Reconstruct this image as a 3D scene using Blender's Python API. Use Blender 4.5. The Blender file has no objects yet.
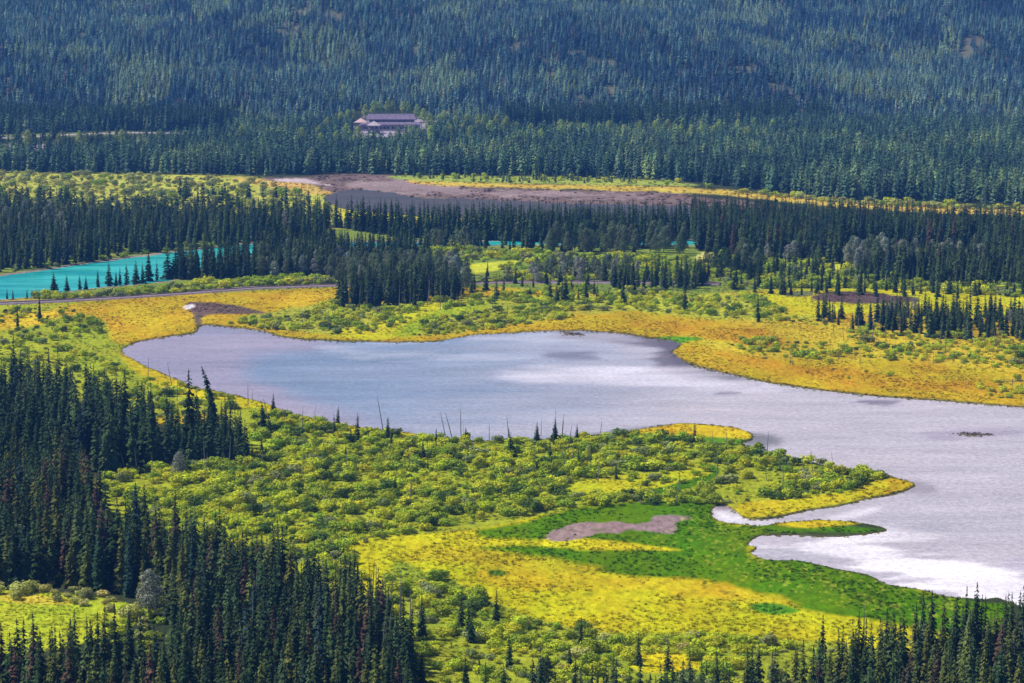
import bpy, math, random
import numpy as np
from mathutils import Vector

# ---------------------------------------------------------------- camera, sky, sun, exposure
SC = bpy.context.scene
COL = SC.collection
CAM_H, FPX, PITCH = 130.0, 2600.0, math.atan(361.5 / 2600.0)
cam_d = bpy.data.cameras.new('camera'); cam = bpy.data.objects.new('camera', cam_d); COL.objects.link(cam)
cam.location = (0, 0, CAM_H); cam.rotation_euler = (math.pi / 2 - PITCH, 0, 0)
cam_d.sensor_width = 36; cam_d.lens = FPX / 1024 * 36; cam_d.clip_start = 1; cam_d.clip_end = 30000
SC.camera = cam
SUN_AZ, SUN_EL = math.radians(-72), math.radians(50)
W = bpy.data.worlds.new('World'); SC.world = W; W.use_nodes = True
nt = W.node_tree; nt.nodes.clear()
sky = nt.nodes.new('ShaderNodeTexSky'); sky.sky_type = 'NISHITA'; sky.sun_disc = False
sky.sun_elevation = SUN_EL; sky.sun_rotation = SUN_AZ; sky.air_density = 1.0; sky.dust_density = 0.2; sky.ozone_density = 4.5
bg = nt.nodes.new('ShaderNodeBackground'); bg.inputs[1].default_value = 0.058
wo = nt.nodes.new('ShaderNodeOutputWorld')
nt.links.new(sky.outputs[0], bg.inputs[0]); nt.links.new(bg.outputs[0], wo.inputs[0])
sd_ = bpy.data.lights.new('sun', 'SUN'); sd_.energy = 5.0; sd_.angle = math.radians(0.5); sd_.color = (1.0, 0.95, 0.86)
sun = bpy.data.objects.new('sun', sd_); COL.objects.link(sun)
sv = Vector((math.sin(SUN_AZ) * math.cos(SUN_EL), math.cos(SUN_AZ) * math.cos(SUN_EL), math.sin(SUN_EL)))
sun.rotation_euler = sv.to_track_quat('Z', 'Y').to_euler(); sun.location = (0, 0, 400)
VS = SC.view_settings; VS.view_transform = 'Standard'; VS.look = 'None'; VS.gamma = 1; VS.exposure = 0.58; VS.use_curve_mapping = False
HAZE_DENSITY = 0.000085

rng = np.random.default_rng(7)
random.seed(7)

# ---------------------------------------------------------------- from a bearing in the view to a place on the valley floor
cp, sp = math.cos(PITCH), math.sin(PITCH)
def at(x, y):
    u = (np.asarray(x, float) - 512) / FPX; v = -(np.asarray(y, float) - 341.5) / FPX
    t = CAM_H / (sp - v * cp)
    return u * t, (cp + v * sp) * t
def proj(X, Y, Z=0.0):
    X = np.asarray(X, float); Y = np.asarray(Y, float)
    dz = Z - CAM_H
    depth = Y * cp - dz * sp
    up = Y * sp + dz * cp
    return 512 + FPX * X / depth, 341.5 - FPX * up / depth

# value noise
_perm = rng.permutation(4096)
_val = rng.random(4096)
def vnoise(x, y, seed=0):
    x = np.asarray(x, float) + seed * 37.31; y = np.asarray(y, float) + seed * 11.7
    xi = np.floor(x).astype(int); yi = np.floor(y).astype(int); fx = x - xi; fy = y - yi
    fx = fx * fx * (3 - 2 * fx); fy = fy * fy * (3 - 2 * fy)
    h = lambda a, b: _val[(_perm[(a + 7 * b) & 4095] + 131 * b) & 4095]
    return (h(xi, yi) * (1 - fx) + h(xi + 1, yi) * fx) * (1 - fy) + (h(xi, yi + 1) * (1 - fx) + h(xi + 1, yi + 1) * fx) * fy
def fbm(x, y, seed=0, o=4):
    r = 0; a = 0.5; n = 0
    for i in range(o):
        r = r + a * vnoise(x * 2 ** i, y * 2 ** i, seed + i); n += a; a *= .5
    return r / n
def sstep(a, b, x):
    t = np.clip((x - a) / (b - a), 0, 1); return t * t * (3 - 2 * t)

# ---------------------------------------------------------------- relief
def foot(X):
    return 2275 + 22 * np.sin(X / 210.0) + 0.10 * np.maximum(X, 0)
def hill_z(X, Y):
    X = np.asarray(X, float); Y = np.asarray(Y, float)
    d = np.maximum(Y - foot(X), 0)
    z = 0.135 * d * sstep(0, 160, d) ** 0.5
    z = z + sstep(30, 400, d) * (22 * (fbm(X / 150, Y / 260, 5) - .5) * 2 + 13 * np.sin(X / 115 + Y / 200))
    z = np.where(z > 210, 210 + (z - 210) * .2, z)
    near = np.maximum(0, 1 - Y / 395.0) * 126
    return z + near

ASP = 2.0   # patch outlines are compared in a frame where depth counts about twice width
def sdist(P, px, py):
    """signed distance (negative inside) of points to a closed outline"""
    P = np.array(P, float); Q = np.roll(P, -1, 0)
    d = np.full(px.shape, 1e9); ins = np.zeros(px.shape, bool)
    for (ax, ay), (bx, by) in zip(P, Q):
        ex, ey = bx - ax, (by - ay) * ASP
        wx, wy = px - ax, (py - ay) * ASP
        t = np.clip((wx * ex + wy * ey) / (ex * ex + ey * ey + 1e-9), 0, 1)
        d = np.minimum(d, (wx - t * ex) ** 2 + (wy - t * ey) ** 2)
        c = ((ay > py) != (by > py)) & (px < (bx - ax) * (py - ay) / ((by - ay) if by != ay else 1e-9) + ax)
        ins ^= c
    d = np.sqrt(d)
    return np.where(ins, -d, d)
def inside(P, x, y):
    x = np.asarray(x, float); y = np.asarray(y, float); ins = np.zeros(x.shape, bool)
    P = list(P)
    for (ax, ay), (bx, by) in zip(P, P[1:] + P[:1]):
        ins ^= ((ay > y) != (by > y)) & (x < (bx - ax) * (y - ay) / ((by - ay) if by != ay else 1e-9) + ax)
    return ins
def smooth(P, n=4):
    P = np.array(P, float); N = len(P); out = []
    for i in range(N):
        a, b, c, d = P[i - 1], P[i], P[(i + 1) % N], P[(i + 2) % N]
        for k in range(n):
            t = k / n
            out.append(.5 * (2 * b + (c - a) * t + (2 * a - 5 * b + 4 * c - d) * t * t + (3 * b - a - 3 * c + d) * t ** 3))
    return [tuple(q) for q in out]

# ---------------------------------------------------------------- outlines
LAKE = [(122,352),(133,344),(160,338),(193,334),(199,327),(207,325),(235,328),(262,331),(285,338),(330,341.5),(375,342.5),(430,342),(455,339),(480,335),
        (520,332.5),(570,331.5),(615,333),(650,338),(672,341),(680,345),(672,352),(684,361),(700,368),(740,377),(780,385),(830,392),(880,397),
        (950,402),(1024,408),(1250,424),(1250,700),(1024,607),(985,600),(948,597),(920,590),(888,584),(868,575),(835,569),(800,561),
        (765,560),(751,553),(757,548),(748,545),(760,536),(790,535.5),(830,537),(860,535),(877,532.5),(886,530),(874,526),(845,521.5),(815,520.5),(785,523),(760,526),(735,524),(717,520),(712,512),(716,507),(724,506),(735,512),(745,519),(770,519),(790,515),(815,510),
        (842,506),(866,500),(890,496),(905,492),(915,487),(914,483),(898,478),(878,473),(860,470),(840,467),(815,464),(790,457),
        (765,453),(742,444),(752,440),(751,434),(735,428),(700,424),(672,424),(650,428),(620,433),(575,437),(530,440),(490,441),(450,439),(415,434),(380,430),
        (340,424),(300,415),(277,408),(250,399),(215,391),(195,388),(178,380),(160,372),(148,367),(136,360)]
RIVER = [(-200,282),(-30,279),(10,275),(40,271),(80,265),(110,261),(140,257),(172,253),(225,247),(260,244),(340,243),(450,242.5),(600,240),(760,243),(860,254),(1200,262),
         (1200,266),(860,259),(760,247),(600,244),(440,246),(330,247),(300,249.5),(260,253),(225,266),(180,279),(130,285),(95,288),(50,294),(10,299),(-200,312)]
FARPOND = [(332,193),(350,190),(380,192),(420,198),(470,199),(560,203),(640,205),(720,208),(720,222),(560,220),(450,218),(400,214),(360,212),(338,207),(324,200)]
G = (0.40, 0.28, 0.010); G2 = (0.40, 0.235, 0.010); YE = (0.42, 0.39, 0.008); LI = (0.27, 0.30, 0.018); GR = (0.075, 0.165, 0.0)
SH = (0.17, 0.23, 0.02); FL = (0.035, 0.045, 0.02); MD = (0.2, 0.13, 0.14); PALE = (0.55, 0.42, 0.42)
# (outline, colour, edge softness, edge raggedness)
PATCH = [
 ([(-300,174),(180,176),(270,180),(345,190),(345,212),(1300,240),(1300,300),(-300,300)], (0.16,0.21,0.03), 6, 6),
 ([(-300,172),(60,173),(180,174),(262,180),(318,193),(345,214),(330,232),(260,225),(-300,214)], (0.40,0.40,0.06), 5, 5),
 ([(230,178),(262,180),(300,182),(338,188),(337,194),(310,195),(285,190),(250,184)], (0.52,0.36,0.08), 3, 3),
 ([(340,205),(420,210),(700,215),(700,226),(420,226),(350,222)], (0.46,0.42,0.03), 3, 3),
 ([(262,179),(300,178),(345,175),(400,176),(430,183),(500,187),(560,190),(640,191),(700,197),(780,206),(780,214),(600,210),(420,206),(340,200),(330,192),(300,184)], (0.16,0.11,0.095), 3, 6),
 ([(276,180),(300,179),(322,183),(335,187),(300,184)], (0.46,0.36,0.38), 2, 4),
 ([(350,182),(400,181),(460,189),(540,193),(640,196),(640,199),(540,197),(420,193),(360,188)], (0.26,0.19,0.185), 3, 16),
 ([(415,180),(520,184),(640,186),(690,188),(760,194),(830,202),(900,205),(1030,211),(1300,225),(1300,232),(1030,218),(900,212),(830,207),(760,200),(690,193),(560,190),(430,185)], (0.50,0.36,0.05), 2, 4),
 ([(395,176),(520,177),(640,180),(700,186),(640,186),(520,184),(415,181)], (0.28,0.33,0.05), 2, 2),
 ([(-60,136),(60,132),(130,132),(132,135),(60,137),(-60,141)], (0.14,0.16,0.05), 2, 4),
 ([(-60,148),(60,146),(90,155),(60,166),(-60,168)], (0.42,0.32,0.42), 3, 10),
 ([(240,128),(300,127),(360,128),(440,128),(440,136),(300,138),(240,134)], (0.34,0.28,0.34), 3, 10),
 # river bank to lake, north shore
 ([(-300,300),(60,300),(150,296),(330,288),(400,284),(520,290),(640,296),(760,292),(900,290),(1300,300),(1300,440),(600,420),(-300,420)], G, 4, 5),
 ([(-300,300),(40,302),(110,305),(108,318),(140,345),(190,385),(260,412),(-300,430)], LI, 5, 8),
 ([(60,306),(140,303),(250,298),(325,292),(330,308),(260,316),(200,322),(190,335),(130,345),(112,340),(105,322),(70,318)], (0.44,0.30,0.012), 3, 4),
 ([(425,308),(470,300),(540,298),(600,300),(640,308),(560,318),(480,330),(430,337),(412,333)], (0.30,0.30,0.03), 4, 8),
 ([(240,318),(330,305),(420,300),(470,302),(420,320),(370,334),(300,333)], (0.30,0.31,0.03), 4, 8),
 ([(330,334),(375,325),(400,312),(440,303),(500,300),(500,303),(450,308),(425,318),(405,332),(380,341)], (0.44,0.40,0.01), 3, 3),
 ([(395,335),(420,318),(470,304),(520,297),(545,299),(480,308),(440,320),(420,336)], (0.27,0.34,0.01), 6, 5),
 ([(500,300),(640,294),(760,296),(820,318),(720,320),(640,312),(540,308)], (0.36,0.37,0.03), 5, 8),
 ([(760,296),(830,290),(930,290),(1040,300),(1040,320),(960,318),(890,312),(780,316)], YE, 3, 4),
 ([(810,299),(830,293),(870,293),(912,297),(918,302),(890,304),(840,303)], (0.10,0.065,0.06), 2, 4),
 ([(786,293),(808,292),(812,296),(790,297)], (0.12,0.14,0.05), 1.5, 2),
 ([(830,266),(866,264),(868,270),(836,271)], (0.42,0.42,0.04), 2, 2),
 ([(698,255),(716,253),(718,264),(700,264)], (0.55,0.50,0.14), 2, 2),
 ([(468,266),(500,262),(520,262),(500,270),(476,274)], (0.45,0.46,0.03), 2, 2),
 ([(700,330),(800,322),(1040,345),(1040,372),(900,362),(800,360),(720,352)], (0.44,0.33,0.02), 5, 10),
 ([(720,352),(800,366),(900,378),(1000,385),(980,392),(880,388),(780,376),(722,360)], G2, 5, 9),
 ([(620,327),(690,322),(760,330),(790,345),(740,345),(690,335)], G2, 5, 9),
 ([(655,338),(672,337),(702,339),(690,342),(676,344)], (0.10,0.25,0.01), 2, 2),
 ([(187,305),(200,303),(235,306),(268,313),(255,315),(205,316),(204,327),(196,327),(193,316)], (0.13,0.09,0.07), 1.6, 3),
 ([(184,307),(193,305),(194,308),(186,310)], (0.6,0.55,0.55), 1, 1),
 ([(-20,318),(0,314),(60,312),(40,326),(0,330)], (0.55,0.40,0.02), 4, 6),
 # the near peninsula of shrubs
 ([(60,470),(200,425),(250,405),(330,424),(400,434),(520,441),(620,434),(670,425),(745,430),(750,446),(800,458),(905,480),(915,487),(880,498),(800,514),(740,520),(716,505),(650,502),(520,525),(430,535),(350,550),(200,540),(60,500)], LI, 3, 4),
 ([(225,392),(277,404),(340,420),(400,430),(450,436),(440,441),(380,436),(320,428),(262,413),(225,404)], (0.45,0.38,0.01), 3, 4),
 ([(150,366),(190,383),(240,394),(240,402),(180,396),(140,375),(118,352)], (0.44,0.35,0.01), 3, 4),
 ([(440,452),(520,448),(520,455),(470,458)], (0.34,0.40,0.01), 3, 3),
 ([(640,427),(680,424),(730,427),(750,433),(748,440),(700,437),(650,434),(620,435)], (0.50,0.36,0.01), 2.5, 3),
 ([(640,436),(690,437),(748,441),(752,446),(700,444),(650,440)], (0.10,0.20,0.01), 2, 2),
 ([(565,487),(600,479),(660,474),(700,470),(712,474),(690,485),(640,494),(580,496)], (0.40,0.40,0.01), 2.5, 4),
 ([(640,492),(665,488),(690,480),(712,474),(700,466),(690,463),(712,466),(720,474),(705,484),(680,491),(655,497),(642,496)], (0.06,0.15,0.0), 1.5, 2),
 ([(740,505),(800,498),(850,492),(880,480),(914,484),(908,490),(870,499),(820,508),(780,517),(748,517)], (0.42,0.36,0.01), 2.5, 3),
 ([(890,480),(905,482),(915,486),(908,492),(885,496),(890,488)], (0.40,0.27,0.01), 2, 3),
 # foreground meadow
 ([(345,548),(400,536),(480,530),(560,512),(640,502),(720,505),(770,530),(760,556),(850,575),(960,602),(960,640),(880,700),(400,640),(360,580)], YE, 3, 3),
 ([(560,512),(640,503),(712,505),(718,524),(790,524),(890,529),(880,535),(770,535),(752,556),(800,562),(870,578),(960,601),(1010,610),(990,640),(880,622),(800,610),(730,592),(690,580),(640,578),(580,570),(520,562),(500,553),(480,549),(540,548),(600,552),(600,545),(540,540),(490,538),(480,532),(520,525)], GR, 5, 7),
 ([(560,538),(620,543),(680,550),(670,553),(600,550),(540,546)], (0.50,0.44,0.01), 3, 5),
 ([(390,556),(450,550),(520,556),(600,570),(560,574),(470,566),(400,562)], (0.40,0.33,0.01), 8, 8),
 ([(480,572),(560,574),(640,580),(700,582),(760,594),(800,608),(700,596),(600,590),(500,590)], (0.44,0.34,0.01), 7, 12),
 ([(752,606),(775,605),(800,612),(780,616),(755,612)], (0.09,0.22,0.01), 3, 3),
 ([(770,522),(815,520),(850,521),(866,524),(820,529),(780,527)], (0.48,0.36,0.01), 3, 3),
 ([(488,573),(500,571),(506,576),(492,577)], (0.09,0.17,0.01), 2, 2),
 ([(546,539),(560,531),(585,524),(610,523),(640,526),(620,532),(600,533),(580,540),(560,541)], (0.26,0.18,0.17), 2, 9),
 ([(632,526),(650,524),(655,517),(690,519),(676,525),(672,534),(640,533)], (0.25,0.17,0.18), 2, 9),
 ([(-100,588),(0,590),(60,594),(120,604),(140,618),(100,640),(0,660),(-100,660)], (0.36,0.40,0.02), 3, 5),
 ([(0,594),(50,598),(90,604),(60,606),(0,602)], (0.50,0.42,0.04), 3, 4),
 ([(385,580),(430,575),(470,590),(520,615),(600,634),(700,634),(800,642),(860,660),(860,800),(385,800)], (0.24,0.28,0.02), 4, 6),
 ([(630,655),(690,655),(700,672),(640,674)], (0.55,0.47,0.01), 3, 3),
 ([(-300,395),(60,398),(130,425),(235,440),(250,460),(150,474),(90,480),(-300,478)], FL, 7, 16),
 ([(-300,520),(60,535),(130,560),(0,588),(-300,588)], FL, 7, 16),
 ([(130,570),(200,585),(300,610),(380,625),(420,690),(430,1000),(-300,1000),(-300,676),(0,672),(90,662),(150,640),(165,616)], FL, 7, 16),
 ([(500,715),(700,712),(800,690),(880,664),(960,648),(1300,640),(1300,1000),(500,1000)], FL, 7, 16),
]
MUDBARS = [[(952,434),(965,433),(990,433.5),(996,435),(975,436)], [(560,332),(580,333),(588,336),(566,335)]]

# ---------------------------------------------------------------- materials
def mat(name):
    m = bpy.data.materials.new(name); m.use_nodes = True; m.node_tree.nodes.clear(); return m
def N(m, t, **k):
    n = m.node_tree.nodes.new(t)
    for a, b in k.items(): setattr(n, a, b)
    return n
def L(m, a, b): m.node_tree.links.new(a, b)
def mapped_noise(m, scale, detail=4, rough=.6, stretch=(1, 1, 1)):
    tc = N(m, 'ShaderNodeNewGeometry'); mp = N(m, 'ShaderNodeMapping'); mp.inputs['Scale'].default_value = stretch
    nz = N(m, 'ShaderNodeTexNoise'); nz.inputs['Scale'].default_value = scale; nz.inputs['Detail'].default_value = detail; nz.inputs['Roughness'].default_value = rough
    L(m, tc.outputs['Position'], mp.inputs[0]); L(m, mp.outputs[0], nz.inputs['Vector']); return nz.outputs['Fac']
def rng_map(m, s, a, b, c, d):
    r = N(m, 'ShaderNodeMapRange'); r.inputs[1].default_value = a; r.inputs[2].default_value = b; r.inputs[3].default_value = c; r.inputs[4].default_value = d
    L(m, s, r.inputs[0]); return r.outputs[0]
def mulc(m, c, f):
    x = N(m, 'ShaderNodeVectorMath', operation='SCALE'); L(m, c, x.inputs[0]); L(m, f, x.inputs['Scale']); return x.outputs[0]
def simple(name, rgb, rough=.8, nscale=None, namp=.3, metal=0):
    m = mat(name); p = N(m, 'ShaderNodeBsdfPrincipled'); o = N(m, 'ShaderNodeOutputMaterial')
    p.inputs['Base Color'].default_value = (*rgb, 1); p.inputs['Roughness'].default_value = rough; p.inputs['Metallic'].default_value = metal
    if nscale:
        c = N(m, 'ShaderNodeRGB'); c.outputs[0].default_value = (*rgb, 1)
        L(m, mulc(m, c.outputs[0], rng_map(m, mapped_noise(m, nscale), .3, .7, 1 - namp, 1 + namp)), p.inputs['Base Color'])
    L(m, p.outputs[0], o.inputs[0]); return m
def foliage(name, transl=.3, amp=.3, nscale=1.2):
    m = mat(name); o = N(m, 'ShaderNodeOutputMaterial')
    a = N(m, 'ShaderNodeAttribute', attribute_type='INSTANCER', attribute_name='tint')
    c = mulc(m, a.outputs['Color'], rng_map(m, mapped_noise(m, nscale, 2), .3, .7, 1 - amp, 1 + amp))
    d = N(m, 'ShaderNodeBsdfDiffuse'); t = N(m, 'ShaderNodeBsdfTranslucent'); x = N(m, 'ShaderNodeMixShader'); x.inputs[0].default_value = transl
    L(m, c, d.inputs[0]); L(m, c, t.inputs[0]); L(m, d.outputs[0], x.inputs[1]); L(m, t.outputs[0], x.inputs[2]); L(m, x.outputs[0], o.inputs[0]); return m
M_NEEDLE = foliage('spruce_needles', .12, .35, .8)
M_LEAF = foliage('broad_leaves', .32, .25, .7)
M_SHRUB = foliage('willow_leaves', .14, .28, .9)
M_SEDGE = foliage('sedge', .3, .15, 1.5)
M_BARK = simple('bark', (.11, .085, .075), .9, 2.0)
M_GREY = simple('weathered_wood', (.24, .21, .21), .9, 2.0)
M_TWIG = simple('twigs', (.14, .11, .07), .9, 2.0)

# ground
M_GROUND = mat('meadow_ground'); m = M_GROUND
o = N(m, 'ShaderNodeOutputMaterial'); p = N(m, 'ShaderNodeBsdfPrincipled'); p.inputs['Roughness'].default_value = .95; p.inputs['Specular IOR Level'].default_value = 0.0
a = N(m, 'ShaderNodeAttribute', attribute_name='ground_colour')
big = rng_map(m, mapped_noise(m, .035, 5, .6, (1, .45, 1)), .3, .7, .82, 1.16)
fine = rng_map(m, mapped_noise(m, .55, 6, .85, (1, .4, 1)), .3, .7, .45, 1.5)
mm = N(m, 'ShaderNodeMath', operation='MULTIPLY'); L(m, big, mm.inputs[0]); L(m, fine, mm.inputs[1])
c1 = mulc(m, a.outputs['Color'], mm.outputs[0])
hs = N(m, 'ShaderNodeHueSaturation'); L(m, c1, hs.inputs['Color'])
L(m, rng_map(m, mapped_noise(m, .06, 5, .65, (1, .4, 1)), .3, .7, .475, .522), hs.inputs['Hue'])
L(m, hs.outputs[0], p.inputs['Base Color'])
bp = N(m, 'ShaderNodeBump'); bp.inputs['Strength'].default_value = .6; bp.inputs['Distance'].default_value = .35
L(m, mapped_noise(m, 1.3, 5, .7), bp.inputs['Height']); L(m, bp.outputs[0], p.inputs['Normal']); L(m, p.outputs[0], o.inputs[0])

def water(name, c_a, c_b, rough, wave, patch_scale, stretch, spec=.5):
    m = mat(name); o = N(m, 'ShaderNodeOutputMaterial'); p = N(m, 'ShaderNodeBsdfPrincipled')
    mix = N(m, 'ShaderNodeMix', data_type='RGBA'); mix.inputs[6].default_value = (*c_a, 1); mix.inputs[7].default_value = (*c_b, 1)
    pn = mapped_noise(m, patch_scale, 5, .6, stretch)
    L(m, rng_map(m, pn, .38, .62, 0, 1), mix.inputs[0]); L(m, mix.outputs[2], p.inputs['Base Color'])
    fr = mapped_noise(m, patch_scale * 1.7, 4, .6, stretch)
    L(m, rng_map(m, fr, .35, .65, rough - .1, rough + .12), p.inputs['Roughness'])
    p.inputs['IOR'].default_value = 1.33; p.inputs['Specular IOR Level'].default_value = spec
    b = N(m, 'ShaderNodeBump'); b.inputs['Strength'].default_value = wave; b.inputs['Distance'].default_value = .25
    L(m, mapped_noise(m, .8, 3, .7, (1, .7, 1)), b.inputs['Height']); L(m, b.outputs[0], p.inputs['Normal'])
    L(m, p.outputs[0], o.inputs[0]); return m
def lake_water():
    m = mat('lake_water'); o = N(m, 'ShaderNodeOutputMaterial'); p = N(m, 'ShaderNodeBsdfPrincipled')
    a = N(m, 'ShaderNodeAttribute', attribute_name='silt_and_glare')
    f = N(m, 'ShaderNodeMath', operation='MULTIPLY'); L(m, rng_map(m, mapped_noise(m, .05, 6, .8, (.35, 1, 1)), .3, .7, .78, 1.2), f.inputs[0]); L(m, rng_map(m, mapped_noise(m, 1.1, 4, .85, (.6, .5, 1)), .3, .7, .70, 1.3), f.inputs[1])  # the finer noise puts small sparkle into the water colour
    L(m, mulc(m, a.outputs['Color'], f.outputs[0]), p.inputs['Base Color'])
    L(m, rng_map(m, mapped_noise(m, .02, 5, .7, (.35, 1, 1)), .35, .65, .22, .5), p.inputs['Roughness']); p.inputs['IOR'].default_value = 1.33
    b = N(m, 'ShaderNodeBump'); b.inputs['Strength'].default_value = 1.0; b.inputs['Distance'].default_value = .3
    L(m, mapped_noise(m, .7, 4, .75, (.7, 1, 1)), b.inputs['Height']); L(m, b.outputs[0], p.inputs['Normal']); L(m, p.outputs[0], o.inputs[0]); return m
M_LAKE = lake_water()
M_RIVER = water('glacial_river_water', (.0, .25, .25), (.05, .46, .41), .3, .8, .045, (.35, 1.2, 1))
M_POND = water('marsh_water', (.05, .045, .04), (.075, .06, .055), .55, .4, .02, (.5, 2, 1))

# ---------------------------------------------------------------- mesh helpers
def mesh_obj(name, verts, faces, mats, parent=None, link=True, smooth_=False, fmat=None):
    me = bpy.data.meshes.new(name); me.from_pydata([tuple(map(float, v)) for v in verts], [], [tuple(f) for f in faces])
    for m_ in (mats if isinstance(mats, list) else [mats]): me.materials.append(m_)
    if fmat is not None: me.polygons.foreach_set('material_index', fmat)
    if smooth_: me.polygons.foreach_set('use_smooth', [True] * len(me.polygons))
    me.update(); ob = bpy.data.objects.new(name, me)
    if link: COL.objects.link(ob)
    if parent: ob.parent = parent
    return ob
def props(o, **k):
    for a_, b_ in k.items(): o[a_] = b_
    return o

# ---------------------------------------------------------------- terrain
cols = np.concatenate([-np.geomspace(5000, 160, 22)[:-1], np.arange(-160, 1186, 2.0), 1024 + np.geomspace(162, 5000, 22)])
rows_px = np.arange(860, 129.5, -0.8)
Yr = at(512, rows_px)[1]
Ys = np.concatenate([np.arange(-60, 385, 20.0), Yr[Yr > 388], np.arange(Yr[-1] + 9, 3700, 9.0), np.geomspace(3750, 16000, 24)])
UU, YY = np.meshgrid((cols - 512) / FPX, Ys)
DEPTH = np.maximum(YY, 150) * cp + CAM_H * sp
XX = UU * DEPTH
PX, PY = proj(XX, np.maximum(YY, 150), 0.0)
ZH = hill_z(XX, YY)
colr = np.zeros(XX.shape + (3,)); colr[:] = FL
wob = (fbm(XX / 14, YY / 26, 1) - .5) * 2; wob2 = (fbm(XX / 3.5, YY / 6, 9) - .5) * 2
for poly, c, soft, rag in PATCH:
    P = smooth(poly, 3); pa = np.array(P); m_ = 14 + rag
    jr = np.where((Ys > at(512, pa[:, 1].max() + m_)[1]) & (Ys < at(512, max(pa[:, 1].min() - m_, -10))[1]))[0]
    ic = np.where((cols > pa[:, 0].min() - m_) & (cols < pa[:, 0].max() + m_))[0]
    if not len(jr) or not len(ic): continue
    s = (slice(jr[0], jr[-1] + 1), slice(ic[0], ic[-1] + 1))
    d = sdist(P, PX[s], PY[s]) + wob[s] * rag * .8 + wob2[s] * rag * .5
    w = (1 - sstep(-soft, soft, d))[..., None]
    colr[s] = colr[s] * (1 - w) + np.array(c) * w
lk = sdist(smooth(LAKE, 3), PX, PY) + wob * 1.6 + wob2 * 1.3
rv = sdist(smooth(RIVER, 3), PX, PY) + wob * .8 + wob2 * .8
fp = sdist(smooth(FARPOND, 3), PX, PY) + wob * 3 + wob2 * 3
for mb in MUDBARS: lk = np.maximum(lk, -(sdist(mb, PX, PY) + wob2 * 1.2))
wet = np.minimum(np.minimum(lk, rv), fp)
ZH = ZH + np.where(YY < 2100, -0.75 + 1.05 * sstep(-1.6, 1.2, wet), 0.3)
w = (sstep(-3, 0, -np.abs(lk - .3) + .6) * .9 * sstep(.3, .6, fbm(XX / 30, YY / 40, 14)))[..., None]
colr = colr * (1 - w) + np.array((.075, .085, .02)) * w
w = (1 - sstep(0, 1.2, lk))[..., None]; colr = colr * (1 - w) + np.array((.10, .075, .08)) * w
w = (sstep(3.5, 1.0, rv) if False else (1 - sstep(1.5, 3.5, rv)))[..., None]; colr = colr * (1 - w) + np.array((.26, .2, .17)) * w
for mb in MUDBARS:
    w = (1 - sstep(1, 4, sdist(mb, PX, PY)))[..., None]; colr = colr * (1 - w) + np.array((.11, .09, .09)) * w
# the hillside floor, a little lighter in small openings
op = sstep(.70, .78, fbm(XX / 26, YY / 60, 21))[..., None] * (YY > 2240)[..., None]
colr = colr * (1 - op * .6) + np.array((.16, .15, .10)) * op * .6
mg = (1 - sstep(-4, 4, sdist([(690,510),(760,530),(752,556),(870,578),(960,601),(960,625),(860,612),(760,590),(690,560),(650,540)], PX, PY)))
sp_m = (mg * sstep(.60, .72, fbm(XX / .7, YY / 2.2, 77)))[..., None]; colr = colr * (1 - sp_m * .7) + np.array((.30, .33, .03)) * sp_m * .7
sp_m = ((YY < 700) * (YY > 480) * sstep(.68, .76, fbm(XX / 1.8, YY / 5, 55)) * sstep(.5, .62, fbm(XX / 25, YY / 50, 56)))[..., None]; colr = colr * (1 - sp_m * .5) + np.array((.05, .10, .01)) * sp_m * .5
nr, nc = XX.shape
V = np.stack([XX, YY, ZH], -1).reshape(-1, 3)
ii = np.arange(nr - 1)[:, None] * nc + np.arange(nc - 1)[None, :]
F = np.stack([ii, ii + 1, ii + nc + 1, ii + nc], -1).reshape(-1, 4)
def fast_mesh(name, V, F, material):
    me = bpy.data.meshes.new(name); k = F.shape[1]
    me.vertices.add(len(V)); me.vertices.foreach_set('co', V.astype(np.float32).ravel())
    me.loops.add(F.size); me.loops.foreach_set('vertex_index', F.astype(np.int32).ravel())
    me.polygons.add(len(F)); me.polygons.foreach_set('loop_start', (np.arange(len(F)) * k).astype(np.int32)); 
    me.polygons.foreach_set('use_smooth', np.ones(len(F), bool))
    me.materials.append(material); me.update(calc_edges=True); me.validate()
    return me
me = fast_mesh('ground', V, F, M_GROUND)
ca = me.attributes.new('ground_colour', 'FLOAT_COLOR', 'POINT')
ca.data.foreach_set('color', np.concatenate([colr.reshape(-1, 3), np.ones((nr * nc, 1))], 1).astype(np.float32).ravel())
ground = bpy.data.objects.new('ground', me); COL.objects.link(ground); ground['kind'] = 'structure'

def sheet(name, xa, xb, ya, yb, z, material):
    (x0, y0), (x1, y1), (x2, y2), (x3, y3) = [tuple(map(float, at(*q))) for q in ((xa, yb), (xb, yb), (xb, ya), (xa, ya))]
    ob = mesh_obj(name, [(x0, y0, z), (x1, y1, z), (x2, y2, z), (x3, y3, z)], [(0, 1, 2, 3)], material); ob['kind'] = 'structure'; return ob
u1 = np.arange(60, 1260, 4.0); v1 = np.arange(690, 314, -1.5)
gx, gy = np.meshgrid((u1 - 512) / FPX, at(512, v1)[1]); gx = gx * (gy * cp + CAM_H * sp); qx, qy = proj(gx, gy)
wn = (fbm(gx / 70, gy / 24, 61, 6) - .5) * 2; wn2 = (fbm(gx / 16, gy / 6, 62, 5) - .5) * 2
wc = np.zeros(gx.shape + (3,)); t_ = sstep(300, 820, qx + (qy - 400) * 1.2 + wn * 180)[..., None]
wc[:] = np.array((.20, .25, .35)) * (1 - t_) + np.array((.44, .395, .43)) * t_
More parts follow.
